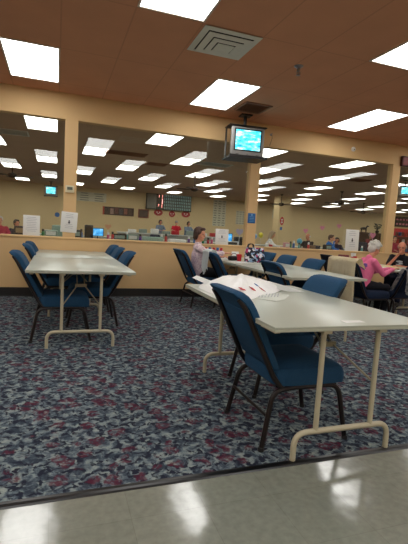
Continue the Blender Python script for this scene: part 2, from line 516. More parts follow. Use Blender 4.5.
# ------------------------------------------------------------------ television on a ceiling bracket
M_tvs = screen_material('tv_picture', 9, 26, [(.3, (.03, .25, .5)), (.45, (.05, .65, .85)), (.55, (.2, .85, 1)), (.68, (.8, 1, 1))], 1.5)
def television(x, y, z, rz, sc, lab):
    t = thing('television', lab, 'television', (x, y, z), rz); t.scale = (sc, sc, sc)
    bm = BM(); add_box(bm, (0, -.02, 0), (.60, .08, .50), None, .018, 3)
    add_prism(bm, [(-.27, -.22), (.27, -.22), (.27, .22), (-.27, .22)], .0, .02)
    obj('bezel', bm, M_silver, t)
    bm = BM(); a = [bm.verts.new((sx * .28, .02, sz * .23)) for sx, sz in ((-1, -1), (1, -1), (1, 1), (-1, 1))]
    b = [bm.verts.new((sx * .18, .38, sz * .15)) for sx, sz in ((-1, -1), (1, -1), (1, 1), (-1, 1))]
    for q in range(4): bm.faces.new((a[q], a[(q + 1) % 4], b[(q + 1) % 4], b[q]))
    bm.faces.new(a); bm.faces.new(b); obj('rear_housing', bm, M_black, t, False)
    box_obj('screen_mask', (0, -.061, .03), (.50, .006, .38), M_black, t, .004)
    box_obj('screen', (0, -.065, .03), (.45, .006, .335), M_tvs, t, .003)
    bm = BM()
    for k in (-.2, -.17, .17, .2): add_box(bm, (k, -.062, -.215), (.018, .006, .01))
    add_lathe(bm, [(.012, 0), (.012, .006)], 10, (0, -.065, -.212)); obj('control_button', bm, M_black, t)
    bm = BM(); add_box(bm, (0, .1, -.27), (.68, .5, .025)); add_box(bm, (0, -.14, -.262), (.68, .015, .045))
    for s in (-1, 1): add_box(bm, (s * .335, .17, .0), (.012, .08, .56))
    add_box(bm, (0, .1, .275), (.68, .32, .014)); obj('bracket', bm, M_black, t, False)
    bm = BM(); add_tube(bm, [(0, .17, .27), (0, .17, (ZC - z) / sc)], .03, 12); add_box(bm, (0, .17, (ZC - z) / sc - .01), (.2, .2, .02)); obj('ceiling_pole', bm, M_black, t)
    return t
television(2.93, 6.5, 2.66, R(-6), .94, 'silver tube television showing a blue picture, on a black bracket above the middle post')
television(-.28, 22.5, 2.66, R(0), .95, 'small black television glowing blue, hanging in the far hall beyond the left window')
television(10.35, 10.6, 2.78, R(-30), .6, 'television hanging in the far hall beyond the rightmost window')

# hook with a cord, white knob, exit sign on the header
t = thing('wall_hook', 'small hook with a dangling cord on the header beside the television', 'hook', (3.62, WY, 2.97))
bm = BM(); add_lathe(bm, [(.022, 0), (.022, .01), (.012, .014)], 12); bm.transform(Matrix.Rotation(R(90), 4, 'X')); add_tube(bm, [(0, -.01, 0), (0, -.04, 0), (0, -.045, .02)], .006, 6); obj('hook', bm, M_steel, t)
bm = BM(); add_tube(bm, [(0, -.036, 0), (.012, -.035, -.06), (.0, -.03, -.12), (-.02, -.02, -.2)], .0035, 6); obj('cord', bm, M_black, t)
t = thing('alarm_sensor', 'small round white sensor on the header above the right window', 'sensor', (5.43, WY, 2.93))
bm = BM(); add_lathe(bm, [(.045, 0), (.045, .015), (.03, .03), (.012, .034)], 16); bm.transform(Matrix.Rotation(R(90), 4, 'X')); obj('housing', bm, M_white, t)
bm = BM(); add_ball(bm, (0, -.036, -.012), .012, None, 1); obj('sensor_eye', bm, M_black, t)
def text_mesh(s, size, ext=.002):
    cu = bpy.data.curves.new('lettering', 'FONT'); cu.body = s; cu.size = size; cu.extrude = ext; cu.align_x = 'CENTER'; cu.align_y = 'CENTER'
    o = bpy.data.objects.new('tmp', cu); COL.objects.link(o)
    dg = bpy.context.evaluated_depsgraph_get(); me = bpy.data.meshes.new_from_object(o.evaluated_get(dg))
    bpy.data.objects.remove(o); me.transform(Matrix.Rotation(R(90), 4, 'X')); return me
t = thing('exit_sign', 'dark red sign box at the right end of the header', 'sign', (6.76, WY, 2.83))
box_obj('housing', (0, -.03, 0), (.3, .06, .2), mat('dark_red', srgb(70, 18, 16), .5), t, .006)
box_obj('face_panel', (0, -.063, 0), (.26, .006, .15), mat('deep_red_face', srgb(120, 24, 22), .5), t)

# ------------------------------------------------------------------ thermostat, papers and signs
t = thing('thermostat', 'cream thermostat box with a grey display on the left post', 'thermostat', (.19, WY, 1.70))
box_obj('housing', (0, -.016, 0), (.13, .032, .11), mat('cream_plastic', srgb(222, 212, 180), .5), t, .008)
box_obj('display', (0, -.034, .008), (.08, .004, .045), mat('lcd_grey', srgb(96, 104, 92), .3), t)
def paper_sign(x, y, z, w_, h_, lab, rx=0, ry=0, fig=True, stand=False, faint=False):
    t = thing('paper_sign', lab, 'sign', (x, y, z)); t.rotation_euler = (rx, ry, 0)
    box_obj('sheet', (0, 0, h_ / 2), (w_, .004, h_), M_white, t, .001)
    bm = BM()
    n = 9
    for k in range(n):
        if fig and 3 <= k <= 5: continue
        ww = w_ * (.5 + .25 * random.random()); add_box(bm, (0, -.003, h_ * (.9 - .085 * k)), (ww * (.8 if fig else 1), .0015, h_ * .018))
    obj('print_lines', bm, M_faint, t, False)
    if fig:
        bm = BM(); add_ball(bm, (0, -.003, h_ * .56), (w_ * .05, .002, h_ * .035)); add_box(bm, (w_ * .0, -.003, h_ * .48), (w_ * .11, .002, h_ * .09), (0, R(20), 0))
        obj('printed_mark', bm, M_ink, t)
    if stand:
        bm = BM(); add_box(bm, (0, .06, .004), (w_ * .9, .12, .006)); add_box(bm, (0, .035, h_ * .3), (.02, .004, h_ * .62), (R(-14), 0, 0)); obj('easel_stand', bm, M_white, t, False)
    return t
paper_sign(.185, WY - .006, 1.025, .245, .32, 'white printed sheet taped to the left post below the thermostat', 0, R(3))
paper_sign(-.355, WY + .02, HW, .24, .31, 'blank looking white sign standing on the ledge left of the left post', R(-2), 0, False, False, True)
paper_sign(2.805, WY + .02, HW, .25, .28, 'white sign with small black figure on the ledge behind the pale cardigan woman', R(-2), 0)
paper_sign(5.63, WY + .02, HW, .32, .43, 'tall white sign standing on the ledge left of the right post', R(-2), 0)
t = thing('wall_sign', 'square blue sign with white symbols on the middle post', 'sign', (3.35, WY, 1.455))
box_obj('plate', (0, -.004, 0), (.15, .008, .18), M_bluesign, t, .003)
bm = BM()
for k in range(4): add_box(bm, (0, -.009, -.06 + .028 * k), (.09, .002, .006))
add_ball(bm, (0, -.009, .058), (.016, .002, .016)); obj('white_symbols', bm, mat('pale_blue_print', srgb(130, 180, 220), .6), t)

# ------------------------------------------------------------------ folding tables
TW, TL, TH = .998, 1.51, .74
def make_table():
    t = thing('folding_table', 'x', 'table')
    box_obj('tabletop', (0, 0, TH - .006), (TW, TL, .012), M_table, t, .003)
    box_obj('edge_band', (0, 0, TH - .019), (TW - .004, TL - .004, .018), M_tedge, t, .004)
    for s in (-1, 1):
        y = s * (TL / 2 - .052)
        bm = BM()
        add_tube(bm, fillet([(-.306, y, 0), (-.306, y, .155), (.306, y, .155), (.306, y, 0)], .075, 7), .0155, 10)
        obj('foot_bar', bm, M_tleg, t)
        for sx in (-1, 1):
            bm = BM(); add_tube(bm, [(sx * .178, y, .155), (sx * .178, y, TH - .037)], .0145, 10); add_box(bm, (sx * .178, y, TH - .037), (.05, .07, .018)); obj('leg', bm, M_tleg, t)
        bm = BM()
        for sx in (-1, 1):
            add_tube(bm, [(sx * .178, y, .40), (sx * .035, y - s * .2, .57)], .006, 6)
            add_tube(bm, [(sx * .035, y - s * .2, .57), (sx * .035, y - s * .42, TH - .037)], .006, 6)
        add_box(bm, (0, y - s * .2, .57), (.11, .012, .03)); obj('folding_brace', bm, M_brace, t)
    for sx in (-1, 1): box_obj('apron_rail', (sx * (TW / 2 - .05), 0, TH - .037), (.03, TL - .12, .018), M_tleg, t, smooth=False)
    box_obj('label_sticker', (0.03, -TL / 2 + .09, TH + .0004), (.13, .05, .0008), M_white, t)
    return t
tbl = make_table(); tbl.location = (1.512, 2.52, 0); tbl['group'] = 'folding tables in the near room'
tbl['label'] = 'grey folding table nearest the viewer with white plastic bag on top'
for x, y, lab in [(.247, 4.80, 'grey folding table at left, its near end closest to the viewer'),
                  (.247, 6.215, 'grey folding table at left pushed against the half wall behind another table'),
                  (2.895, 4.66, 'grey folding table in the middle row behind the nearest table, near half of the row'),
                  (2.895, 6.17, 'grey folding table in the middle row against the half wall, with the patterned tote'),
                  (5.40, 5.86, 'grey folding table at right where the woman in pink sits')]:
    dup(tbl, (x, y, 0), 0, lab, 'folding tables in the near room')

# ------------------------------------------------------------------ banquet chairs (seat faces +X)
def cushion(bm, grid):
    """closed surface from a grid of rings"""
    rings = [[bm.verts.new(p) for p in r] for r in grid]
    n = len(rings[0])
    for a, b in zip(rings, rings[1:]):
        for k in range(n): bm.faces.new((a[k], a[(k + 1) % n], b[(k + 1) % n], b[k]))
    bm.faces.new(rings[0][::-1]); bm.faces.new(rings[-1])
def superell(cx, cy, a, b, z, n=28, e=3.2):
    out = []
    for k in range(n):
        t = 2 * PI * k / n; c, s = math.cos(t), math.sin(t)
        out.append(Vector((cx + a * math.copysign(abs(c) ** (2 / e), c), cy + b * math.copysign(abs(s) ** (2 / e), s), z)))
    return out
BX = lambda z: -.235 - .225 * ((z - .42) / .44)     # rear post line, leaning back
def make_chair():
    t = thing('banquet_chair', 'x', 'chair')
    # seat cushion
    bm = BM(); g = []
    for z, k in ((.350, .95), (.355, 1.0), (.39, 1.02), (.425, 1.01), (.448, .97), (.459, .87), (.464, .6)): g.append(superell(.02, 0, .24 * k, .243 * k, z, e=6))
    cushion(bm, g)
    for v in bm.verts:
        if v.co.x > .2: v.co.z -= (v.co.x - .2) * .35
    obj('seat', bm, M_fab, t)
    # backrest pad: rounded rectangle section lofted up the lean, rolled back at the top
    bm = BM(); g = []
    zs = [.44, .445, .50, .56, .64, .72, .78, .82, .848, .866, .874]
    for i, z in enumerate(zs):
        wy = .208 + .012 * math.sin(min(1, (z - .44) / .36) * PI / 2)
        th = .030
        x = BX(z) + .040
        if z > .77: x -= (z - .77) ** 2 * 3.8
        if z > .80: th = .030 + (z - .80) * .3
        k = 1
        if i == 0: k = .8
        if z >= .866: k = .84 if z < .87 else .5
        if z > .8: wy -= (z - .8) ** 2 * 6
        g.append(superell(x, 0, th * k, wy * (k if i == 0 or z > .86 else 1) ** .25, z, 32, 6))
    cushion(bm, g); obj('backrest', bm, M_fab, t)
    bm = BM(); add_box(bm, (BX(.63) + .008, 0, .635), (.008, .35, .29), (0, -R(27), 0), .004); obj('back_panel', bm, M_fab, t)
    # frame: a leg loop each side (rear foot, over, front foot)
    for s in (-1, 1):
        y = s * .218
        bm = BM(); add_tube(bm, fillet([(-.29, y * 1.13, 0), (-.225, y, .325), (-.1, y, .338)], .07, 6), .015, 8)
        obj('rear_leg', bm, M_cfr, t)
        bm = BM(); add_tube(bm, fillet([(-.1, y, .338), (.205, y, .338), (.275, y * 1.06, 0)], .075, 6), .015, 8); obj('front_leg', bm, M_cfr, t)
        bm = BM(); add_tube(bm, fillet([(-.17, y, .338), (BX(.40), y * .96, .40), (BX(.8), y * .92, .80), (BX(.83) - .012, y * .86, .835)], .03, 4), .0155, 8); obj('back_post', bm, M_cfr, t)
    bm = BM(); add_tube(bm, [(-.262, -.222, .19), (-.262, .222, .19)], .009, 8)
    obj('stretcher', bm, M_cfr, t)
    bm = BM(); add_tube(bm, [(-.17, -.222, .338), (-.17, .222, .338)], .01, 8); add_tube(bm, [(.18, -.222, .338), (.18, .222, .338)], .01, 8)
    add_box(bm, (.0, 0, .345), (.4, .4, .014)); obj('seat_frame', bm, M_cfr, t)
    for sx, k in ((-.29, 0), (.275, 1)):
        for s in (-1, 1):
            bm = BM(); add_lathe(bm, [(.018, 0), (.018, .018), (.0155, .022)], 10, (sx, s * .218 * (1.13 if k == 0 else 1.06), 0)); obj('foot_cap', bm, M_black, t)
    return t
GC = 'blue banquet chairs in the near room'
ch0 = make_chair(); ch0.location = (1.38, 2.20, 0); ch0['group'] = GC
ch0['label'] = 'large blue chair in the foreground, its back to the viewer, tucked under the nearest table'
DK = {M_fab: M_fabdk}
CH = [(.08, 4.55, 0, 'blue chair, left side of the left table, nearest the viewer', None),
      (.09, 5.99, 2, 'blue chair, left side of the left table, middle of three', None),
      (.09, 6.63, -1, 'blue chair, left side of the left table, next to the half wall', None),
      (.42, 5.18, 180, 'blue chair, right side of the left table, nearest the viewer', None),
      (.42, 6.02, 179, 'blue chair, right side of the left table, middle of three', None),
      (.42, 6.66, 181, 'blue chair, right side of the left table, next to the half wall', None),
      (1.66, 2.87, 180, 'blue chair on the far side of the nearest table, back above the tabletop', None),
      (2.80, 4.33, 0, 'blue chair, left side of the middle row, just behind the white plastic bag', None),
      (2.60, 5.72, -4, 'blue chair with a white cloth over its back', None),
      (2.25, 6.30, 3, 'blue chair the dark-haired woman in the pale cardigan sits on', None),
      (3.05, 5.12, 178, 'blue chair, right side of the middle row, nearest the viewer of three', None),
      (3.05, 5.84, 180, 'blue chair, right side of the middle row, middle of three', None),
      (3.05, 6.49, 182, 'blue chair, right side of the middle row, beside the patterned tote', None),
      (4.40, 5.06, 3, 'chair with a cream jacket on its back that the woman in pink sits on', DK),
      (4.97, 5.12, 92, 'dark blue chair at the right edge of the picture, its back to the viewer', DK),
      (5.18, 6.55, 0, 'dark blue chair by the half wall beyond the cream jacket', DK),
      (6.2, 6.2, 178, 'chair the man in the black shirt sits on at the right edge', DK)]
for x, y, a, lab, sw in CH: dup(ch0, (x, y, 0), R(a), lab, GC, sw)

# ------------------------------------------------------------------ people
def remesh(name, bm, voxel, m, parent, smooth_it=4, disp=0):
    me = bpy.data.meshes.new(name); bm.to_mesh(me); bm.free()
    o = bpy.data.objects.new('tmp', me); COL.objects.link(o)
    md = o.modifiers.new('r', 'REMESH'); md.mode = 'VOXEL'; md.voxel_size = voxel
    sm = o.modifiers.new('s', 'SMOOTH'); sm.factor = .5; sm.iterations = smooth_it
    dg = bpy.context.evaluated_depsgraph_get()
    me2 = bpy.data.meshes.new_from_object(o.evaluated_get(dg)); me2.name = name
    bpy.data.objects.remove(o)
    if disp:
        me2.update()
        nn = [v.normal.copy() for v in me2.vertices]
        for v, q in zip(me2.vertices, nn): v.co += q * disp * noise.noise(Vector((v.co.x * 9, v.co.y * 9, v.co.z * 16)))
    for p in me2.polygons: p.use_smooth = True
    me2.materials.clear(); me2.materials.append(m)
    o = bpy.data.objects.new(name, me2); COL.objects.link(o); o.parent = parent
    return o
def limb(bm, pts, rad, seg=12):
    add_tube(bm, pts, rad, seg)
    for p, r in zip(pts, rad): add_ball(bm, p, r * .995, None, 2)

def hand(bm, wrist, elbow, palmn, curl=.5, k=1.0, side=1):
    """palm, four bent fingers of different lengths and a thumb from the side of the palm"""
    w_ = Vector(wrist); d = (w_ - Vector(elbow)).normalized()
    n = Vector(palmn); n = (n - d * n.dot(d)).normalized(); s = d.cross(n) * side
    rot = Matrix((s, d, n)).transposed().to_4x4()
    add_ball(bm, w_ + d * .045 * k, (.040 * k, .052 * k, .016 * k), rot, 2)
    for i, (o, L) in enumerate(((-.030, .066), (-.010, .078), (.011, .074), (.030, .058))):
        b = w_ + d * .082 * k + s * o * k; L *= k
        a1 = d * math.cos(curl * .6) + n * math.sin(curl * .6); a2 = d * math.cos(curl * 1.5) + n * math.sin(curl * 1.5); a3 = d * math.cos(curl * 2.2) + n * math.sin(curl * 2.2)
        p1 = b + a1 * L * .45; p2 = p1 + a2 * L * .32; p3 = p2 + a3 * L * .23
        limb(bm, [b - d * .03 * k, b, p1, p2, p3], [.009 * k, .0092 * k, .0085 * k, .008 * k, .007 * k], 8)
    b = w_ + d * .025 * k - s * .034 * k
    a = (d * .75 - s * .62 + n * .2).normalized(); a2 = (d * .95 - s * .2 + n * .35).normalized()
    limb(bm, [b, b + a * .034 * k, b + a * .034 * k + a2 * .03 * k], [.012 * k, .0105 * k, .0085 * k], 8)

def person(label, loc, rz=0, sc=1, pose='sit', lean=.1, head=(0, 0), arms=None, skin=None, shirt=None, pants=None, hair=None, style='short', voxel=.012, glasses=False, sleeve='long', cat='person', group=None, width=1.0):
    t = thing('person', label, cat, loc, rz, group); t.scale = (sc, sc, sc)
    hy, hp = head; skin = skin or M_skin
    if pose == 'sit':
        hipz = .575; hips = Vector((0, 0, hipz)); chest = Vector((lean * .6, 0, .86)); neckb = Vector((lean * 1.0, 0, 1.035))
        knees = [Vector((.44, s * .11, .545)) for s in (-1, 1)]; ank = [Vector((.42, s * .12, .09)) for s in (-1, 1)]
    else:
        hipz = .93; hips = Vector((0, 0, hipz)); chest = Vector((lean * .6, 0, 1.22)); neckb = Vector((lean, 0, 1.42))
        knees = [Vector((.02, s * .10, .50)) for s in (-1, 1)]; ank = [Vector((-.02, s * .11, .09)) for s in (-1, 1)]
    hc = neckb + Vector((lean * .35 + .02, 0, .165))
    sh = [neckb + Vector((-.01, s * .175 * width, -.055)) for s in (-1, 1)]
    if arms is None: arms = [((.14, -.25, -.22), (.36, -.12, -.26)), ((.14, .25, -.22), (.36, .12, -.26))]
    el = [neckb + Vector(a[0]) for a in arms]; wr = [neckb + Vector(a[1]) for a in arms]
    # body: one continuous surface
    bm = BM()
    HR = Matrix.Rotation(hy, 4, 'Z') @ Matrix.Rotation(hp, 4, 'Y')
    def H(x, y, z): return hc + (HR @ Vector((x, y, z)))
    add_ball(bm, H(-.008, 0, .022), (.092, .076, .095), HR, 3)
    add_ball(bm, H(.022, 0, -.045), (.062, .056, .068), HR, 2)
    add_ball(bm, H(.062, 0, -.088), (.02, .024, .018), HR, 2)
    limb(bm, [H(.084, 0, .012), H(.1, 0, -.018)], [.009, .014], 8)
    for s in (-1, 1):
        add_ball(bm, H(-.005, s * .078, -.005), (.02, .008, .03), HR, 1)
        add_ball(bm, H(.06, s * .036, -.035), (.025, .022, .022), HR, 1)
    add_ball(bm, H(.079, 0, -.057), (.012, .026, .007), HR, 1)
    add_ball(bm, H(.076, 0, .032), (.014, .05, .01), HR, 1)
    limb(bm, [neckb + Vector((-.01, 0, -.03)), hc + Vector((-.02, 0, -.06))], [.056, .05])
    for s, q in zip((-1, 1), range(2)):
        limb(bm, [hips + Vector((0, s * .07, 0)), chest + Vector((0, s * .07, 0)), neckb + Vector((-.01, s * .09, -.08))], [.11, .10, .06])
        limb(bm, [sh[q], el[q], wr[q]], [.05, .036, .025])
        limb(bm, [hips + Vector((0, s * .08, 0)), knees[q], ank[q]], [.085, .055, .038])
        hn = arms[q][2] if len(arms[q]) > 2 else (0, 0, -1)
        hand(bm, wr[q], el[q], hn, arms[q][3] if len(arms[q]) > 3 else .5, 1.0, -1 if s < 0 else 1)
    remesh('body', bm, min(voxel, .0085) if voxel < .014 else voxel * .8, skin, t, 2)
    # shirt
    bm = BM()
    for s, q in zip((-1, 1), range(2)):
        limb(bm, [hips + Vector((0, s * .075 * width, .0)), hips.lerp(chest, .5) + Vector((0, s * .075 * width, 0)), chest + Vector((0, s * .08 * width, 0)), neckb + Vector((-.01, s * .09, -.08))], [.128, .126, .122, .08], 16)
        e = el[q]; wv = wr[q]
        if sleeve == 'long': limb(bm, [neckb + Vector((-.01, s * .09, -.065)), sh[q], e, e.lerp(wv, .93)], [.06, .068, .052, .036], 12)
        else: limb(bm, [neckb + Vector((-.01, s * .09, -.065)), sh[q], sh[q].lerp(e, .8)], [.06, .07, .062], 12)
    limb(bm, [neckb + Vector((-.012, 0, -.06)), neckb + Vector((-.008, 0, .005))], [.085, .066])
    remesh('shirt', bm, voxel, shirt, t, 8, .004)
    # trousers
    bm = BM()
    for s, q in zip((-1, 1), range(2)):
        limb(bm, [hips + Vector((-.01, s * .08, -.01)), knees[q], ank[q] + Vector((0, 0, .01))], [.115, .075, .055])
    remesh('trousers', bm, max(voxel, .014), pants, t, 4, .004)
    for s, q in zip((-1, 1), range(2)):
        bm = BM(); add_ball(bm, ank[q] + Vector((.06, 0, -.05)), (.13, .045, .038), None, 2); add_ball(bm, ank[q] + Vector((-.01, 0, -.03)), (.05, .042, .05), None, 2)
        remesh('shoe', bm, .012, M_black, t, 2)
    # face
    for s in (-1, 1):
        bm = BM(); add_ball(bm, H(.077, s * .03, .008), (.01, .013, .008), HR, 1); obj('eye', bm, M_eye, t)
    bm = BM(); add_ball(bm, H(.0885, 0, -.057), (.006, .022, .0055), HR, 1); obj('mouth', bm, M_lip, t)
    if glasses:
        bm = BM()
        for s in (-1, 1):
            pts = [H(.098, s * (.034 + .024 * math.cos(a)), .006 + .018 * math.sin(a)) for a in [2 * PI * k / 12 for k in range(13)]]
            add_tube(bm, pts, .0022, 5); add_tube(bm, [H(.097, s * .057, .01), H(.0, s * .082, .014)], .002, 5)
        add_tube(bm, [H(.098, -.011, .008), H(.098, .011, .008)], .002, 5); obj('glasses', bm, M_black, t)
    # hair
    if hair:
        bm = BM(); rnd = random.Random(len(label))
        if style in ('short', 'curly', 'bob', 'long'):
            add_ball(bm, H(-.026, 0, .04), (.098, .09, .098), HR, 3)
            add_ball(bm, H(-.045, 0, -.01), (.075, .082, .09), HR, 2)
            add_ball(bm, H(.045, 0, .098), (.05, .062, .028), HR, 2)
            for s in (-1, 1): add_ball(bm, H(.012, s * .074, .035), (.035, .017, .045), HR, 1)
        if style == 'curly':
            for k in range(26):
                a = rnd.uniform(0, 2 * PI); b = rnd.uniform(-.2, 1.4)
                add_ball(bm, H(-.026 + .092 * math.cos(a) * math.cos(b) - .006, .088 * math.sin(a) * math.cos(b), .04 + .098 * math.sin(b)), .026, None, 1) if not (math.cos(a) > .55 and b < .75) else None
        if style in ('bob', 'long'):
            L = -.075 if style == 'bob' else -.2
            for s in (-1, 1): limb(bm, [H(-.02, s * .07, .03), H(-.018, s * .08, -.04), H(-.02, s * .075, L)], [.035, .03, .018])
            limb(bm, [H(-.06, 0, 0), H(-.075, 0, L * .7), H(-.07, 0, L)], [.07, .055, .04])
        if style == 'balding':
            for s in (-1, 1):
                add_ball(bm, H(-.02, s * .078, .008), (.05, .014, .035), HR, 2)
            add_ball(bm, H(-.075, 0, .0), (.03, .07, .05), HR, 2)
        if style == 'cap':
            add_ball(bm, H(-.012, 0, .05), (.1, .088, .082), HR, 3); add_ball(bm, H(.09, 0, .05), (.05, .06, .008), HR, 2)
        remesh('hair' if style != 'cap' else 'cap', bm, .008 if voxel < .014 else .013, hair, t, 2, .006)
    return t

def cloth(name, col, **k): return mat(name, col, .85, var=k.get('var', .1), scale=k.get('scale', 14), bump=.15, spec=.2)
C_pale = blotch_material('pale_pink_knit', None, [(0, srgb(222, 198, 204)), (.35, srgb(206, 178, 190)), (.6, srgb(230, 212, 214)), (.85, srgb(196, 172, 188))], 45)
C_pink = cloth('pink_sweatshirt', srgb(232, 118, 158))
C_black = cloth('black_clothing', srgb(26, 26, 32))
C_navy = cloth('navy_clothing', srgb(34, 38, 58))
C_blue = cloth('bright_blue_shirt', srgb(30, 110, 190))
C_red = cloth('red_shirt', srgb(196, 34, 52))
C_maroon = cloth('maroon_top', srgb(120, 40, 50))
C_white = cloth('white_top', srgb(205, 205, 205))
C_greyb = cloth('grey_blue_vest', srgb(110, 128, 148))
C_crim = cloth('crimson_coat', srgb(170, 36, 70))
H_brown = mat('brown_hair', srgb(66, 40, 28), .6, var=.25, scale=60)
H_dark = mat('dark_hair', srgb(34, 26, 24), .6, var=.25, scale=60)
H_white = mat('white_hair', srgb(206, 204, 196), .7, var=.15, scale=60)
H_grey = mat('grey_hair', srgb(150, 142, 134), .7, var=.2, scale=60)
H_blond = mat('ash_blond_hair', srgb(170, 148, 120), .7, var=.2, scale=60)

GP = None
p1 = person('brown-haired woman in a pale pink cardigan seated facing right at the middle row', (2.15, 6.30, .0), R(-16), .93, 'sit', -.02, (R(-32), R(4)),
       [((.17, -.24, -.14), (.42, -.19, -.12), (0, 0, -1), .35), ((.14, .22, -.24), (.40, .10, -.20))], M_skin, C_pale, C_black, H_brown, 'bob', .011)
p2 = person('seated woman with curly white hair in a pink sweatshirt, leaning over the right table', (4.30, 5.12, .03), R(-14), .86, 'sit', .15, (R(4), R(28)),
       [((.16, -.21, -.25), (.43, -.04, -.17)), ((.22, .20, -.24), (.47, .10, -.17))], M_skin, C_pink, C_black, H_white, 'curly', .011, width=1.0)
p3 = person('seated man in a black shirt at the right edge, hand raised to his mouth', (6.16, 6.22, .03), R(208), .88, 'sit', .05, (R(8), R(10)),
       [((.26, -.18, -.24), (.155, -.015, .02), (0, 0, 1), .9), ((.16, .22, -.25), (.34, .08, -.22))], M_skin2, C_black, C_navy, H_grey, 'balding', .011, True, 'short', width=1.12)
# motif on the pink sweatshirt and the black shirt
def blob_print(name, parent, pts, m):
    bm = BM()
    for p, s in pts: add_ball(bm, p, s, None, 1)
    return obj(name, bm, m, parent)
blob_print('purple_print', p2, [((-.005, -.155, .93), (.05, .012, .025)), ((.03, -.165, .90), (.04, .012, .02)), ((-.05, -.15, .89), (.045, .012, .025)), ((.0, -.16, .86), (.05, .012, .02))], mat('purple_print', srgb(120, 90, 170), .8))
blob_print('white_print', p3, [((.16, 0, .90), (.012, .075, .025)), ((.155, .03, .86), (.012, .05, .02)), ((.155, -.02, .84), (.012, .06, .012))], mat('pale_print', srgb(190, 195, 200), .8))

# ------------------------------------------------------------------ draped cloths
def drape(name, label, cat, bx, by, rz, m, w0, front, rear, z=.86, jag=.03, over=.03, seed=1, sleeves=False):
    """a cloth hung over a chair back: sheet running up the front, over the top and down the rear"""
    rnd = random.Random(seed); bm = BM(); NU, NV = 22, 34
    grid = []
    tot = front + rear + over * 2
    for i in range(NU + 1):
        u = i / NU; y = (u - .5) * w0; row = []
        fr = front + jag * math.sin(u * 9 + seed); re = rear + jag * math.sin(u * 7 + seed * 2) 
        for j in range(NV + 1):
            s = -fr + (fr + re + .09) * j / NV
            fold = .012 * math.sin(u * 20 + seed) + .008 * math.sin(u * 43 + j * .12)
            if s < 0: zz = z + s; x = BX(zz) + .075 + abs(fold) * min(1, -s * 6)
            elif s < .09:
                a = s / .09 * PI; x = BX(z) + .03 + .045 * math.cos(a); zz = z + .03 * math.sin(a)
            else:
                zz = z - (s - .09); x = min(BX(zz) - .03, BX(z) - .015 + 0) - abs(fold) * min(1, (s - .09) * 6)
                x = BX(z) - .02 - abs(fold) * min(1, (s - .09) * 6) - .02
            yy = y * (1 + .10 * max(0, abs(s) - .05)) 
            row.append(bm.verts.new((x, yy, zz)))
        grid.append(row)
    for i in range(NU):
        for j in range(NV): bm.faces.new((grid[i][j], grid[i + 1][j], grid[i + 1][j + 1], grid[i][j + 1]))
    bmesh.ops.solidify(bm, geom=bm.faces[:], thickness=.006)
    if sleeves: pass
    o = obj(name, bm, m)
    o.location = (bx, by, 0); o.rotation_euler = (0, 0, rz)
    return tag(o, label, cat)
drape('jacket', 'cream jacket draped over the back of the chair behind the woman in pink', 'jacket', 4.40, 5.06, R(3), cloth('cream_fleece', srgb(240, 228, 198), scale=60), .58, .12, .60, .895, .04, seed=3)
drape('towel', 'white cloth hanging over the back of the chair beside the brown-haired woman', 'cloth', 2.605, 5.80, R(-4), cloth('white_towel', srgb(238, 242, 242), scale=60), .34, .20, .30, .885, .05, seed=5)
sc_ = drape('scarf', 'grey and white garment hanging from the dark chair at the right edge', 'scarf', 5.06, 5.27, R(92), blotch_material('grey_print_fabric', None, [(0, srgb(190, 190, 190)), (.4, srgb(120, 124, 130)), (.7, srgb(160, 160, 164))], 30), .12, .3, .32, .80, .03, seed=8)
sc_.location = (4.76, 5.12, -.02)

# ------------------------------------------------------------------ white plastic bag on the nearest table
def heap(name, label, cat, outline, peak, m, z0, h, seed=0, n=46, loc=(0, 0)):
    """crumpled film lying on a surface, closed shape: outline polygon (world xy), height falls to the rim"""
    bm = BM(); cx = sum(p[0] for p in outline) / len(outline); cy = sum(p[1] for p in outline) / len(outline)
    pts = []
    L = len(outline)
    for k in range(n):
        f = k / n * L; i = int(f); t_ = f - i; a = outline[i]; b = outline[(i + 1) % L]
        pts.append((a[0] * (1 - t_) + b[0] * t_, a[1] * (1 - t_) + b[1] * t_))
    rings = []; NR = 12
    for r in range(NR + 1):
        q = r / NR; row = []
        for k, p in enumerate(pts):
            x = peak[0] + (p[0] - peak[0]) * q; y = peak[1] + (p[1] - peak[1]) * q
            hh = h * (1 - q ** 1.5) * (1 + .0 * q)
            nz = noise.noise(Vector((x * 7, y * 7, seed))) * .5 + abs(noise.noise(Vector((x * 16, y * 16, seed + 3)))) * .35
            z = z0 + .003 + max(0, hh * (1 + .5 * nz) + .012 * (nz + .3) * (1 - q ** 6))
            row.append(bm.verts.new((x - loc[0], y - loc[1], z)))
            if r == 0: break
        rings.append(row)
    for k in range(n): bm.faces.new((rings[0][0], rings[1][k], rings[1][(k + 1) % n]))
    for r in range(1, NR):
        for k in range(n): bm.faces.new((rings[r][k], rings[r + 1][k], rings[r + 1][(k + 1) % n], rings[r][(k + 1) % n]))
    base = [bm.verts.new((v.co.x, v.co.y, z0 + .0015)) for v in rings[-1]]
    for k in range(n): bm.faces.new((rings[-1][k], base[k], base[(k + 1) % n], rings[-1][(k + 1) % n]))
    bm.faces.new(base)
    o = obj(name, bm, m); o.location = (loc[0], loc[1], 0)
    for p in o.data.polygons: p.use_smooth = True
    return tag(o, label, cat)
bag = heap('plastic_bag', 'crumpled white plastic bag with red and blue lettering on the nearest table', 'plastic bag',
     [(1.05, 3.05), (1.12, 3.22), (1.3, 3.20), (1.55, 3.22), (1.75, 3.12), (1.78, 3.0), (1.62, 2.85), (1.42, 2.66), (1.2, 2.5), (1.08, 2.62), (1.05, 2.85)], (1.36, 2.98), M_plastbag, TH, .11, 2, 60, (1.35, 2.9))
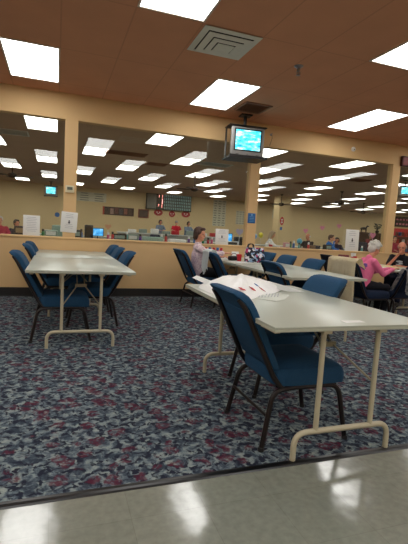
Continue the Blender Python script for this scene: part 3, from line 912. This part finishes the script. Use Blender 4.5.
def flap(name, parent, pts, m, th=.003):
    bm = BM(); vs = [bm.verts.new(p) for p in pts]; bm.faces.new(vs); bmesh.ops.solidify(bm, geom=bm.faces[:], thickness=th); return obj(name, bm, m, parent, False)
bm = BM()
def rag(pts, th=.003):
    c = Vector((sum(p[0] for p in pts) / len(pts), sum(p[1] for p in pts) / len(pts), sum(p[2] for p in pts) / len(pts) + .012))
    vc = bm.verts.new(c); vs = [bm.verts.new(p) for p in pts]
    for i in range(len(vs)): bm.faces.new((vc, vs[i], vs[(i + 1) % len(vs)]))
ox, oy = 1.35, 2.9
rag([(1.07 - ox, 3.17 - oy, TH + .085), (1.02 - ox, 3.13 - oy, TH + .07), (1.14 - ox, 2.98 - oy, TH + .02), (1.24 - ox, 3.08 - oy, TH + .03)])
bmesh.ops.solidify(bm, geom=bm.faces[:], thickness=.002)
obj('loose_flap', bm, M_plastbag, bag)
bm = BM()
rag([(1.70 - ox, 3.14 - oy, TH + .055), (1.60 - ox, 2.98 - oy, TH + .03), (1.72 - ox, 2.85 - oy, TH + .01), (1.90 - ox, 2.87 - oy, TH + .004), (1.80 - ox, 3.02 - oy, TH + .03)])
bmesh.ops.solidify(bm, geom=bm.faces[:], thickness=.002)
obj('loose_flap', bm, M_plastbag, bag)
bm = BM()
# red and blue printed marks, lying on the film
mk = []
bred = BM(); bblu = BM()
def printed(bmx, cx, cy, cz, s, rz):
    for a, b, c, d in ((0, 0, .05, .012), (0, .02, .05, .012), (0, -.02, .05, .012), (-.02, 0, .012, .05), (.02, 0, .012, .05)):
        add_box(bmx, (cx + (a * math.cos(rz) - b * math.sin(rz)) * s, cy + (a * math.sin(rz) + b * math.cos(rz)) * s, cz), (c * s, d * s, .004), (0, 0, rz))
paper = heap('newspaper', 'flat pale printed sheet lying on the nearest table in front of the plastic bag', 'paper', [(1.28, 2.60), (1.44, 2.86), (1.66, 2.72), (1.50, 2.52), (1.40, 2.46)], (1.46, 2.64), mat('pale_newsprint', srgb(206, 210, 200), .7), TH, .004, 5, 40, (1.46, 2.64))
bm = BM()
for k in range(7): add_box(bm, (-.09 + .028 * k, .0 + .006 * k, TH + .011), (.008, .17, .001), (0, 0, R(-32)))
obj('print_lines', bm, M_faint, paper, False)

# ------------------------------------------------------------------ things on the middle row
M_tote = blotch_material('tote_pattern', None, [(0, srgb(24, 24, 40)), (.38, srgb(228, 226, 232)), (.6, srgb(180, 60, 110)), (.68, srgb(30, 30, 60)), (.82, srgb(150, 180, 215))], 34)
t = thing('tote_bag', 'tote bag with a dark, white and pink pattern standing on the middle row of tables', 'bag', (2.90, 5.86, TH + .0005), R(-12))
bm = BM(); g = []
for z, kx, ky in ((0, .95, .9), (.01, 1, 1), (.1, 1.02, 1.1), (.18, .98, .8), (.225, .9, .45)): g.append(superell(0, 0, .15 * kx, .07 * ky, z, 24, 4))
cushion(bm, g); obj('bag_body', bm, M_tote, t)
for s in (-1, 1):
    bm = BM(); add_tube(bm, fillet([(-.115, s * .03, .2), (-.11, s * .035, .275), (-.03, s * .03, .285), (-.02, s * .03, .2)], .04), .007, 6); obj('handle', bm, M_black, t)
t = thing('handbag', 'small black bag lying on the middle row of tables left of the tote', 'bag', (2.66, 6.1, TH + .001), R(20))
bm = BM(); add_box(bm, (0, 0, .035), (.2, .09, .07), None, .025, 3); obj('bag_body', bm, M_black, t)
bm = BM(); add_tube(bm, fillet([(-.07, 0, .06), (-.04, 0, .11), (.04, 0, .11), (.07, 0, .06)], .03), .005, 6); obj('handle', bm, M_black, t)
t = thing('table_card', 'small white folded card on the middle row of tables left of the tote', 'card', (2.82, 6.42, TH + .0005), R(-8))
bm = BM(); add_prism(bm, [(-.05, 0), (-.047, 0), (0, .115), (.047, 0), (.05, 0), (.002, .125), (-.002, .125)], -.06, .06, 'YZ'); obj('card', bm, M_white, t, False)
def cup(x, y, z, m, h, r, lab, cat='cup', group=None, nm='cup'):
    t = thing(nm, lab, cat, (x, y, z), 0, group)
    bm = BM(); add_lathe(bm, [(r * .75, 0), (r, h), (r * 1.06, h), (r * 1.06, h + .006), (r * .92, h + .006), (r * .68, .008)], 18); obj('cup_wall', bm, m, t)
    bm = BM(); add_lathe(bm, [(r * .86, h * .82), (r * .86, h * .83)], 18); obj('drink', bm, mat('dark_drink', srgb(60, 34, 24), .3), t)
    return t
cup(2.70, 5.98, TH + .0005, M_red, .10, .04, 'red cup left of the patterned tote')
def dabber(x, y, z, m, h=.13, r=.024, lab='x', group=None, capm=None):
    t = thing('dabber_bottle', lab, 'bottle', (x, y, z), 0, group)
    bm = BM(); add_lathe(bm, [(r * .9, 0), (r, .006), (r, h * .62), (r * .7, h * .68), (r * .6, h * .7)], 14); obj('bottle_body', bm, m, t)
    bm = BM(); add_lathe(bm, [(r * .78, h * .7), (r * .8, h * .95), (r * .6, h)], 14); obj('cap', bm, capm or M_white, t)
    return t
DC = [('blue', M_bluesign), ('red', M_red), ('green', mat('green_plastic', srgb(40, 130, 80), .4)), ('purple', mat('purple_plastic', srgb(110, 60, 150), .4)), ('pink', mat('pink_plastic', srgb(220, 90, 140), .4)), ('orange', mat('orange_plastic', srgb(220, 120, 50), .4)), ('teal', mat('teal_plastic', srgb(90, 160, 160), .4))]
for k, (c, x) in enumerate(((0, 2.44), (1, 2.51), (2, 2.58), (1, 2.655), (0, 2.72))):
    o = dabber(x, 6.80 + .01 * (k % 2), TH + .0005, DC[c][1], .16, .028, '%s dabber bottle, %s from left, on the table by the woman in the cardigan' % (DC[c][0], ORD[k]), 'dabber bottles on the middle row', M_bluesign if c == 1 else M_red)
# game papers on the middle and right tables
def sheets(x, y, rz, w_, h_, lab, m=None):
    t = thing('game_paper', lab, 'paper', (x, y, TH + .0005), rz)
    box_obj('sheet', (0, 0, .001), (w_, h_, .002), m or M_white, t, smooth=False)
    bm = BM()
    for i in range(3):
        for j in range(2):
            for q in range(4): add_box(bm, (-w_ * .33 + w_ * .33 * i, -h_ * .25 + h_ * .5 * j + (q - 1.5) * h_ * .1, .0023), (w_ * .26, h_ * .012, .0006))
    obj('printed_grid', bm, M_faint, t, False)
sheets(2.62, 5.75, R(8), .25, .34, 'white game sheet on the middle row in front of the cloth-covered chair')
sheets(2.62, 6.45, R(-5), .3, .28, 'pale game sheet under the arm of the woman in the cardigan')
sheets(5.22, 5.5, R(4), .34, .4, 'white game sheet in front of the woman in pink')
sheets(5.62, 5.95, R(10), .3, .34, 'yellowish game sheet in front of the man in the black shirt', mat('yellow_paper', srgb(226, 214, 120), .7))
# items by the far end of the right table
t = thing('snack_bag', 'dark red crumpled snack bag on the right table beyond the cream jacket', 'bag', (5.05, 6.5, TH + .001), R(-15))
bm = BM(); g = []
for z, kx, ky in ((0, .9, .8), (.01, 1, 1), (.08, 1.0, 1.1), (.13, .95, .6), (.15, .9, .15)): g.append(superell(0, 0, .11 * kx, .05 * ky, z, 20, 3))
cushion(bm, g); obj('bag_body', bm, mat('dark_red_foil', srgb(110, 26, 30), .35), t)
box_obj('label', (0, -.056, .06), (.08, .004, .05), M_red, t)
cup(5.25, 6.48, TH + .0005, M_white, .18, .045, 'tall white cup with a red band beyond the cream jacket')
bm = BM(); add_lathe(bm, [(.0455, .06), (.047, .12), (.0475, .12), (.046, .06)], 18)
cb = obj('red_band', bm, M_red); cb.parent = [o for o in bpy.data.objects if o.get('label', '').startswith('tall white cup')][0]
cup(5.17, 6.33, TH + .0005, M_red, .13, .035, 'red cup in front of the tall white cup beyond the cream jacket')

# ------------------------------------------------------------------ the far hall
# rows of folding tables
hall_tables = []
for ri, (y, xs) in enumerate(((9.6, range(7)), (12.6, range(9)), (15.4, range(10)))):
    for i in xs:
        x = -2.2 + .7 + i * 1.53 + (.0 if ri == 0 else 0)
        dup(tbl, (x, y, 0), R(90), 'grey folding table in the far hall, %s row beyond the glass, %s from the left' % (ORD[ri], ORD[i]), 'folding tables in the far hall')
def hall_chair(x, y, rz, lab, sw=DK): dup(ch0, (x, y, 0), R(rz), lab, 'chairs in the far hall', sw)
n_ = 0
SEATS = {}
# people: (label, (x,y,z), rz, kwargs)
W = dict(voxel=.02)
person('white-haired person in a crimson coat seated beyond the left window, at the picture edge', (-1.50, 13.2, -.02), R(-80), .95, 'sit', .05, (0, 0), None, M_skin, C_crim, C_black, H_white, 'short', .02)
person('dark-haired person in dark clothes seated beyond the left window right of the crimson coat', (-1.08, 13.35, -.02), R(-75), .9, 'sit', .02, (R(20), 0), None, M_skin2, C_navy, C_black, H_dark, 'short', .02)
person('person with long ash hair and white top seated beyond the glass near the middle post', (7.0, 13.25, 0), R(-30), .98, 'sit', .12, (0, R(15)), None, M_skin, C_white, C_black, H_blond, 'long', .02)
person('bald man in a black shirt seated beyond the right window', (8.68, 13.2, 0), R(200), .98, 'sit', .05, (0, 0), None, M_skin2, C_black, C_black, H_white, 'balding', .02)
person('man in a bright blue shirt seated beyond the right window, hand on his cheek', (9.45, 13.2, 0), R(-50), .98, 'sit', .1, (0, R(8)),
       [((.22, -.18, -.22), (.17, -.04, .06), (0, 0, 1), .9), ((.16, .22, -.25), (.36, .12, -.26))], M_skin, C_blue, C_black, H_brown, 'short', .02)
person('dark-haired person seated beyond the right window just right of the man in blue', (10.35, 13.85, -.02), R(-110), .93, 'sit', .05, (0, 0), None, M_skin2, C_navy, C_black, H_dark, 'bob', .02)
person('grey-haired person in a maroon top standing beyond the right window by the dark cabinet', (12.75, 14.75, 0), R(-110), .86, 'stand', .02, (0, 0), None, M_skin, C_maroon, C_black, H_grey, 'curly', .02)
person('person in a red shirt and grey cap standing at the far counter', (5.62, 20.3, 0), R(-95), .92, 'stand', .05, (0, R(10)), None, M_skin, C_red, C_black, H_grey, 'cap', .025, sleeve='short')
person('dark-haired person in grey blue at the far counter left of the red shirt', (4.95, 20.9, 0), R(-90), .92, 'stand', .05, (0, 0), None, M_skin2, C_greyb, C_black, H_dark, 'bob', .025)
person('dark-haired person in grey blue at the far counter right of the red shirt', (6.25, 20.35, 0), R(-80), .92, 'stand', .05, (0, 0), None, M_skin2, C_greyb, C_black, H_dark, 'bob', .025)
person('person in a pink-red top seated near the red rack at the far right', (13.6, 14.3, -.02), R(-110), 1.1, 'sit', .05, (0, 0), None, M_skin, C_crim, C_black, H_dark, 'short', .02)
for x, y, a, lab in [(-1.53, 13.42, -80, 'far hall chair under the person in the crimson coat'), (-1.12, 13.6, -75, 'far hall chair under the dark-haired person near the crimson coat'),
                (6.9, 13.42, -30, 'far hall chair under the long-haired person'), (8.72, 13.27, 200, 'far hall chair under the bald man'), (9.42, 13.38, -50, 'far hall chair under the man in blue'),
                (10.42, 14.02, -110, 'far hall chair right of the man in blue'), (13.65, 14.5, -110, 'far hall chair near the red rack')]:
    hall_chair(x, y, a, lab)
hall_chair(4.0, 17.3, -90, 'empty dark chair beyond the middle window, left of the far counter')
hall_chair(3.0, 13.4, -95, 'empty dark chair beyond the window, first left of the far counter staff')

# counter
t = thing('service_counter', 'long pale counter in front of the far kitchen staff', 'counter', (5.4, 19.5, 0))
box_obj('body', (0, 0, .42), (5.4, .5, .84), mat('counter_body', srgb(150, 150, 140), .7), t, .01)
box_obj('counter_top', (0, 0, .865), (5.5, .6, .05), mat('counter_top', srgb(190, 195, 190), .4), t, .008)

# number board
bt = thing('number_board', 'dark number board with lit red figures on the far wall', 'board', (6.28, HY1 - .08, 2.70))
box_obj('cabinet', (0, 0, 0), (2.75, .14, .95), mat('board_black', srgb(34, 42, 42), .5), bt, .01)
box_obj('grey_panel', (-1.05, -.075, 0), (.55, .012, .85), mat('board_grey', srgb(120, 124, 118), .5), bt, .004)
M_dim = mat('dim_number', srgb(130, 164, 160), .5, emit=.35)
M_lit = emit_material('lit_number', (1, .32, .28), 2.2)
bm = BM()
for i in range(15):
    for j in range(5): 
        x = -.28 + i * .112; z = .36 - j * .18
        add_box(bm, (x, -.074, z), (.035, .008, .12))
obj('number_rows', bm, M_dim, bt, False)
for (x, z, s, txt) in ((-.62, .3, .22, '1'), (-.42, .3, .22, '1'), (-.42, .0, .45, '1'), (-.64, -.24, .2, '7'), (-.44, -.28, .28, '1')):
    me = text_mesh(txt, s, .006); o = link_mesh('lit_figure', me, M_lit, bt, False); o.location = (x, -.085, z)
# oval decorations under the board
for k, (x, z) in enumerate(((5.68, 2.06), (6.52, 2.03), (7.38, 2.07))):
    t = thing('wall_decoration', 'round red decoration with white marks under the number board, %s from the left' % ORD[k], 'decoration', (x, HY1, z), 0, 'red decorations on the far wall')
    bm = BM(); add_lathe(bm, [(.20, 0), (.20, .02)], 24); bm.transform(Matrix.Rotation(R(90), 4, 'X') ); bm.transform(Matrix.Diagonal((1.35 if k != 1 else .95, 1, .95, 1))); obj('disc', bm, mat('deep_red', srgb(168, 24, 44), .6), t)
    bm = BM()
    for q in (-1, 1): add_ball(bm, (q * .08, -.022, .02), (.04, .006, .035), None, 1)
    add_box(bm, (0, -.022, -.06), (.12, .006, .02)); obj('white_marks', bm, M_white, t)

# photo board
t = thing('photo_board', 'wide dark photo board with a red left edge on the far wall', 'picture', (3.36, HY1 - .02, 1.96))
box_obj('board', (0, 0, 0), (1.75, .03, .46), mat('board_dark', srgb(48, 22, 22), .6), t)
box_obj('red_edge', (-.85, -.018, 0), (.09, .012, .46), mat('red_edge', srgb(176, 50, 34), .6), t)
for i in range(6):
    c = [(44, 34, 34), (150, 120, 110), (90, 40, 36), (60, 60, 70), (140, 80, 66), (70, 50, 40)][i]
    box_obj('photo', (-.64 + .26 * i, -.02, .02 * (-1) ** i), (.2, .008, .32), mat('photo_%s' % ORD[i], srgb(*c), .5, var=.6, scale=14), t)
t = thing('photo_board', 'small dark framed picture on the far wall, right of the wide photo board', 'picture', (4.80, HY1 - .02, 1.93))
box_obj('frame', (0, 0, 0), (.62, .03, .50), mat('red_brown_frame', srgb(120, 34, 26), .5), t)
box_obj('picture', (0, -.018, 0), (.5, .008, .40), mat('dark_picture', srgb(60, 44, 40), .5, var=.6, scale=12), t)
# wall charts
def chart(x, z, w_, h_, lab, col=(206, 202, 176), rows=12, cols=3):
    t = thing('wall_chart', lab, 'poster', (x, HY1, z))
    box_obj('sheet', (0, -.006, 0), (w_, .01, h_), mat('chart_paper', srgb(*col), .8), t, smooth=False)
    bm = BM(); rnd = random.Random(int(x * 10))
    for i in range(rows):
        for j in range(cols):
            add_box(bm, (-w_ / 2 + w_ * (j + .5) / cols, -.012, h_ / 2 - h_ * (i + .5) / rows), (w_ / cols * rnd.uniform(.4, .8), .003, h_ / rows * .35))
    obj('handwriting', bm, mat('grey_handwriting', srgb(128, 130, 120), .8), t, False)
chart(9.55, 2.28, .85, 1.6, 'tall pale chart covered with writing on the far wall behind the white sign', rows=11)
chart(11.0, 2.1, .62, .85, 'smaller pale chart on the far wall just left of the middle post', rows=6)
chart(1.85, 2.65, 1.6, .5, 'pale notice on the far wall above left of the photo board', (170, 150, 112), 4, 2)
chart(13.6, 2.5, .7, .6, 'pale notice on the far wall right of the middle post', (176, 158, 116), 4, 2)
# column signs
t = thing('column_sign', 'red sign with white marks on the hall column', 'sign', (10.80, 19.0, 1.88))
bm = BM(); add_lathe(bm, [(.13, 0), (.13, .012)], 24); bm.transform(Matrix.Rotation(R(90), 4, 'X')); bm.transform(Matrix.Diagonal((.85, 1, 1.6, 1))); obj('plate', bm, M_red, t)
bm = BM(); add_box(bm, (0, -.014, .08), (.1, .004, .04)); add_box(bm, (0, -.014, -.08), (.1, .004, .04)); add_box(bm, (0, -.014, 0), (.03, .004, .1)); obj('white_marks', bm, M_white, t)
box_obj('column_notice', (10.78, 18.99, 1.50), (.12, .012, .15), M_bluesign); tag(bpy.data.objects['column_notice'], 'small blue notice below the red sign on the hall column', 'sign')
t = thing('wall_sign', 'small blue disc on the far wall left of the left post', 'sign', (-.05 + .1, HY1, 1.55))
bm = BM(); add_lathe(bm, [(.13, 0), (.13, .01)], 20); bm.transform(Matrix.Rotation(R(90), 4, 'X')); obj('disc', bm, M_bluesign, t)
# paper hearts
def heart(x, y, z, s, m, lab, rz=0, stand=None, group=None):
    t = thing('paper_heart', lab, 'heart', (x, y, z), rz, group)
    o = []
    for k in range(28):
        a = 2 * PI * k / 28; o.append((s * .0625 * 16 * math.sin(a) ** 3 / 1.0, s * .0625 * (13 * math.cos(a) - 5 * math.cos(2 * a) - 2 * math.cos(3 * a) - math.cos(4 * a))))
    bm = BM(); add_prism(bm, o, -.006, 0, 'XZ'); obj('heart_shape', bm, m, t, False)
    if stand: bm = BM(); add_tube(bm, [(0, 0, -s * .9), (0, 0, -stand)], .006, 6); add_lathe(bm, [(.05, -stand), (.05, -stand + .01)], 12); obj('stick', bm, M_white, t)
    return t
for k, (x, z) in enumerate(((15.85, 1.55), (17.15, 1.82), (18.5, 2.02))):
    heart(x, HY1 - .002, z, .19, M_pink, 'pink paper heart on the far wall, %s from the left' % ORD[k], 0, None, 'pink hearts on the far wall')
M_lil = mat('lilac_foil', srgb(190, 180, 205), .5); M_salm = mat('salmon_paper', srgb(220, 160, 120), .7)
TZ = TH + .0005
heart(1.42, 12.45, 1.12, .09, M_salm, 'salmon heart on a stick beyond the glass right of the left post', 0, 1.12 - TZ)
heart(5.55, 12.4, 1.2, .13, M_lil, 'lilac heart on a stick beyond the glass beside the middle post', 0, 1.2 - TZ)
heart(10.9, 12.5, 1.36, .13, M_pink, 'pink heart on a stick beyond the glass above the woman in pink', 0, 1.36 - TZ)
# balloons
def balloon(x, y, z, r, m, lab, base):
    t = thing('balloon', lab, 'balloon', (x, y, z))
    bm = BM(); add_lathe(bm, [(r * .06, -r * 1.2)] + [(r * math.cos(a) * (1 if a > 0 else 1 - .12 * -a), r * 1.1 * math.sin(a)) for a in [R(q) for q in range(-80, 81, 16)]] + [(.001, r * 1.11)], 20); obj('envelope', bm, m, t)
    bm = BM(); add_tube(bm, [(0, 0, -r * 1.15), (.01, 0, base - z)], .003, 5); add_lathe(bm, [(.03, base - z), (.03, base - z + .03)], 10); obj('weighted_string', bm, M_white, t)
balloon(6.12, 12.5, 1.08, .10, mat('sky_balloon', srgb(90, 160, 220), .3), 'small sky blue balloon beyond the glass just right of the middle post', TZ)
balloon(6.42, 12.6, 1.13, .085, mat('yellow_balloon', srgb(226, 210, 60), .3), 'yellow balloon beyond the glass right of the sky blue one', TZ)
balloon(7.85, 12.5, 1.0, .095, mat('aqua_balloon', srgb(70, 170, 200), .3), 'aqua balloon beyond the right window beside the bald man', TZ)
# monitors
M_scr = screen_material('monitor_picture', 9, 9, [(.3, (.02, .15, .5)), (.55, (.05, .45, .95)), (.7, (.5, .8, 1))], 1.0)
def monitor(x, y, rz, w_, lab):
    t = thing('monitor', lab, 'monitor', (x, y, TZ), rz); h = w_ * .72
    box_obj('housing', (0, .02, .08 + h / 2), (w_, .06, h), M_black, t, .012)
    box_obj('screen', (0, -.012, .08 + h / 2), (w_ * .88, .006, h * .84), M_scr, t)
    bm = BM(); add_box(bm, (0, .03, .006), (w_ * .5, .16, .012)); add_tube(bm, [(0, .03, .01), (0, .03, .12)], .016, 8); obj('stand', bm, M_black, t)
monitor(-.60, 12.65, R(-8), .30, 'monitor with a blue screen beyond the left window beside the blank sign')
monitor(1.16, 12.7, R(4), .34, 'monitor with a bright blue screen beyond the glass right of the left post')
monitor(5.2, 12.6, R(10), .44, 'monitor with a blue screen beyond the glass left of the middle post')
# dark machine beside monitor
def gadget(name, cat, x, y, s, m, lab, m2=None, z=TZ, rz=0):
    t = thing(name, lab, cat, (x, y, z), rz)
    box_obj('body', (0, 0, s[2] / 2), s, m, t, min(s) * .15)
    if m2: box_obj('front_panel', (0, -s[1] / 2 - .002, s[2] * .55), (s[0] * .7, .006, s[2] * .5), m2, t)
    return t
C_tan = cloth('tan_canvas', srgb(160, 136, 104)); M_g1 = mat('grey_green_plastic', srgb(136, 156, 148), .6); M_g2 = mat('sage_cloth', srgb(150, 178, 166), .8)
G = [('speaker', 'speaker', .90, 12.65, (.24, .2, .40), M_black, 'black speaker left of the bright blue monitor', M_dark),
     ('handbag', 'bag', -.92, 12.55, (.3, .18, .26), mat('dark_leather', srgb(50, 36, 40), .5), 'dark handbag beyond the left window beside the blank sign', C_tan),
     ('lunch_box', 'box', -.13, 12.5, (.36, .2, .20), M_g1, 'grey green box beyond the left window right of the blue monitor', M_white),
     ('cushion_bag', 'bag', .08, 12.75, (.38, .2, .34), M_g2, 'sage cloth bag beyond the glass just left of the left post', None),
     ('electronic_game', 'machine', .52, 12.5, (.34, .24, .24), M_black, 'dark low machine just right of the left post beyond the glass', M_g1),
     ('electronic_game', 'machine', 1.75, 12.5, (.42, .24, .19), M_dark, 'dark low machine right of the bright blue monitor', M_g1),
     ('paper_box', 'box', 2.15, 12.55, (.34, .24, .2), M_g1, 'grey box beyond the glass left of the empty dark chair', M_white),
     ('paper_stack', 'papers', 2.75, 12.5, (.6, .3, .15), M_g2, 'pale stack of papers beyond the middle window', None),
     ('paper_stack', 'papers', 3.5, 12.45, (.5, .3, .12), M_white, 'white stack of papers below the far counter staff', None),
     ('keyboard', 'keyboard', 5.25, 12.35, (.5, .2, .15), mat('pale_grey_plastic', srgb(200, 204, 206), .5), 'pale grey printer below the blue monitor near the middle post', M_black),
     ('electronic_game', 'machine', 5.68, 12.65, (.34, .3, .3), M_black, 'black machine beyond the glass against the middle post', M_dark),
     ('cooler_box', 'box', 6.62, 12.35, (.2, .2, .14), M_white, 'white box in front of the long-haired person', M_red),
     ('gift_bag', 'bag', 7.32, 12.45, (.2, .15, .2), mat('rose_paper', srgb(206, 150, 156), .7), 'rose gift bag right of the long-haired person', M_white),
     ('snack_box', 'box', 8.35, 12.5, (.2, .2, .14), mat('brown_card', srgb(120, 92, 66), .7), 'low brown box in front of the bald man', None),
     ('electronic_game', 'machine', 8.98, 12.5, (.26, .2, .2), M_dark, 'dark machine between the bald man and the man in blue', M_g1),
     ('handbag', 'bag', 10.55, 12.6, (.34, .2, .36), C_navy, 'navy bag beyond the right window left of the tall white sign', None),
     ('paper_stack', 'papers', 11.45, 12.5, (.3, .25, .28), M_g1, 'grey stack beyond the glass right of the tall white sign', M_white)]
for nm, cat, x, y, s, m, lab, m2 in G: gadget(nm if nm != 'keyboard' else 'printer', cat if cat != 'keyboard' else 'printer', x, y, s, m, lab, m2)
# bottles along the first visible row of hall tables
bt_x = [(-.33, 2), (.28, 6), (.68, 0), (1.42, 4), (1.55, 1), (1.97, 6), (2.35, 3), (3.0, 6), (3.15, 1), (3.85, 3), (4.05, 0), (4.35, 2), (4.48, 1), (4.62, 4), (4.82, 6), (6.62, 5), (7.45, 2), (7.6, 0), (7.75, 6), (8.15, 1), (10.2, 0), (10.35, 6), (10.75, 3), (10.95, 4), (11.3, 1)]
for k, (x, c) in enumerate(bt_x):
    dabber(x, 12.35 + .05 * (k % 3), TZ, DC[c][1], .22 + .05 * ((k * 7) % 3) / 2, .04, '%s bottle on the far hall tables, %s' % (DC[c][0], ('%s from the left' % (ORD[k] if k < 12 else '%s from the right' % ORD[len(bt_x) - 1 - k])) if k < 12 else '%s from the right' % (ORD[len(bt_x) - 1 - k] if len(bt_x) - 1 - k < 12 else 'middle')), 'bottles on the far hall tables', M_white if k % 2 else M_black)
for k, (x, c) in enumerate(((3.3, 6), (3.8, 6), (4.35, 6), (4.9, 6), (5.35, 1), (6.1, 6), (6.75, 6), (7.3, 1))):
    gadget('food_container', 'container', x, 19.4, (.34, .3, .14 + .04 * (k % 3)), (M_white, M_g1)[k % 2] if c != 1 else M_red, '%s container on the far counter, %s from the left' % ('red' if c == 1 else ('white' if k % 2 == 0 else 'grey'), ORD[k]), None, .8905)
# dark cabinet with ornaments
M_wood = mat('dark_cherry_wood', srgb(74, 34, 30), .5, var=.25, scale=5)
t = thing('display_cabinet', 'dark reddish wooden cabinet beyond the right window with ornaments on top', 'cabinet', (15.55, 17.6, 0), R(-4))
box_obj('body', (0, .0, .46), (2.3, .5, .92), M_wood, t, .01)
box_obj('upper_back', (0, .2, 1.2), (2.3, .08, .70), M_wood, t)
for z in (1.2, 1.54): box_obj('shelf', (0, 0, z), (2.3, .46, .035), M_wood, t)
for s in (-1, 0, 1): box_obj('side_panel', (s * 1.13, 0, 1.23), (.04, .46, .62), M_wood, t)
for s in (-1, 1):
    d = box_obj('door', (s * .57, -.256, .46), (1.08, .02, .82), M_wood, t, .006)
    box_obj('knob', (-s * .45, -.02, .05), (.03, .03, .03), M_steel, d, .008)
def ornament(x, lab, kind):
    t = thing('ornament', lab, 'ornament', (x, 17.6, 1.558), R(-4))
    bm = BM()
    if kind == 'horse':
        add_ball(bm, (0, 0, .2), (.17, .06, .075), None, 2)
        for dx in (-.12, .12):
            for dy in (-.03, .03): limb(bm, [(dx, dy, .17), (dx * 1.15, dy, .1), (dx * 1.1, dy, .01)], [.03, .018, .016], 8)
        limb(bm, [(.13, 0, .23), (.2, 0, .33), (.28, 0, .31)], [.05, .04, .025], 8); limb(bm, [(-.16, 0, .23), (-.24, 0, .15)], [.02, .012], 8)
        remesh('figure', bm, .014, M_black, t, 1)
        box_obj('plinth', (0, 0, .006), (.36, .12, .012), M_wood, t)
    else:
        add_lathe(bm, [(.06, 0), (.08, .03), (.1, .1), (.07, .14)], 14); obj('vase', bm, M_dark, t)
        bm = BM(); rnd = random.Random(int(x * 7))
        for k in range(26):
            a = rnd.uniform(0, 2 * PI); q = rnd.uniform(.05, .22); z = rnd.uniform(.22, .48)
            add_ball(bm, (q * math.cos(a), q * math.sin(a), z), (.05, .02, .03), Matrix.Rotation(a, 4, 'Z'), 1); add_tube(bm, [(0, 0, .12), (q * math.cos(a) * .9, q * math.sin(a) * .9, z)], .004, 4)
        obj('foliage', bm, mat('dark_green_leaf', srgb(44, 52, 40), .7), t)
ornament(14.75, 'dark horse figure on top of the dark cabinet', 'horse')
ornament(15.6, 'dark potted foliage in the middle of the dark cabinet top', 'plant')
ornament(16.35, 'dark potted foliage at the right end of the dark cabinet top', 'plant')
# red rack at the far right
t = thing('merchandise_rack', 'red shelving rack beyond the rightmost window', 'rack', (15.4, 15.6, 0), R(-10))
for s in (-1, 1): box_obj('side_panel', (s * .6, 0, .9), (.04, .4, 1.8), M_red, t)
box_obj('rear_panel', (0, .18, .9), (1.2, .03, 1.8), mat('rack_back', srgb(110, 40, 40), .6), t)
for z in (.3, .7, 1.1, 1.45): box_obj('shelf', (0, 0, z), (1.16, .36, .03), M_red, t)
box_obj('header_board', (0, -.19, 1.72), (1.2, .03, .16), M_red, t)
for i in range(10):
    z = (.715, 1.115, 1.465)[i % 3]
    gadget('product_box', 'box', 15.4 + (-.42 + .1 * i) * math.cos(R(-10)), 15.6 + (-.42 + .1 * i) * math.sin(R(-10)) - .02, (.085, .12, .2), (M_white, M_red, DC[0][1], M_pink)[i % 4], '%s box on the red rack, %s from the left' % (('white', 'red', 'blue', 'pink')[i % 4], ORD[i]), None, z + .001, R(-10))
t = thing('wall_sign', 'dark notice board with pink lettering at the far right beyond the glass', 'sign', (24.1, HY1, 2.65))
box_obj('board', (0, -.015, 0), (1.7, .03, .75), M_dark, t)
bm = BM()
for j in range(2):
    for i in range(5): add_box(bm, (-.6 + .3 * i, -.033, .16 - .32 * j), (.18, .006, .12))
obj('lettering', bm, M_pink, t, False)

# ceiling fans
def fan(x, y, drop, rz, lab):
    t = thing('ceiling_fan', lab, 'ceiling fan', (x, y, ZC), rz, 'ceiling fans in the far hall')
    bm = BM(); add_tube(bm, [(0, 0, 0), (0, 0, -drop)], .016, 8); add_lathe(bm, [(.07, 0), (.07, -.02), (.03, -.06)], 14); obj('down_rod', bm, M_dark, t)
    bm = BM(); add_lathe(bm, [(.04, -drop + .02), (.12, -drop), (.14, -drop - .05), (.12, -drop - .11), (.05, -drop - .14)], 18); obj('motor_housing', bm, M_dark, t)
    for k in range(4):
        a = k * PI / 2; bm = BM(); c, s = math.cos(a), math.sin(a)
        add_box(bm, (.42, 0, 0), (.56, .13, .008), (R(12), 0, 0), .003); add_box(bm, (.14, 0, 0), (.12, .03, .012))
        bm.transform(Matrix.Translation((0, 0, -drop - .06)) @ Matrix.Rotation(a, 4, 'Z')); obj('blade', bm, mat('fan_blade', srgb(70, 52, 40), .6), t)
fan(-1.45, 16.0, .42, R(20), 'dark ceiling fan beyond the left window')
fan(4.75, 14.9, .42, R(50), 'dark ceiling fan beyond the middle window, by the hanging rods')
fan(10.3, 18.3, .42, R(10), 'dark ceiling fan left of the hall column')
fan(11.2, 14.9, .42, R(35), 'dark ceiling fan beyond the right window, left one')
fan(15.6, 18.8, .42, R(70), 'dark ceiling fan beyond the right window, above the cabinet')

# printed marks on the plastic bag, draped on its surface
bpy.context.view_layer.update()
def on_bag(px, py):
    l = Vector((px - 1.35, py - 2.9, 2)); hit, p, n, i = bag.ray_cast(l, Vector((0, 0, -1)))
    return (p.z if hit else TH + .05) 
for (x, y, m, nm) in ((1.24, 2.66, M_red, 'red_lettering'), (1.34, 2.70, M_red, 'red_lettering'), (1.42, 2.80, M_bluesign, 'blue_lettering'), (1.45, 2.76, M_red, 'red_lettering')):
    bm = BM(); s = .8 if m is M_red else .6
    for a, b, c, d in ((0, 0, .05, .012), (0, .02, .05, .012), (0, -.02, .05, .012), (-.02, 0, .012, .05), (.02, 0, .012, .05)):
        add_box(bm, (a * s, b * s, 0), (c * s, d * s, .002))
    o = obj(nm, bm, m, bag, False)
    h = [on_bag(x + dx, y + dy) for dx, dy in ((0, 0), (.03, 0), (0, .03))]
    o.location = (x - 1.35, y - 2.9, h[0] + .003); o.rotation_euler = (math.atan2(h[2] - h[0], .03), -math.atan2(h[1] - h[0], .03), R(20))
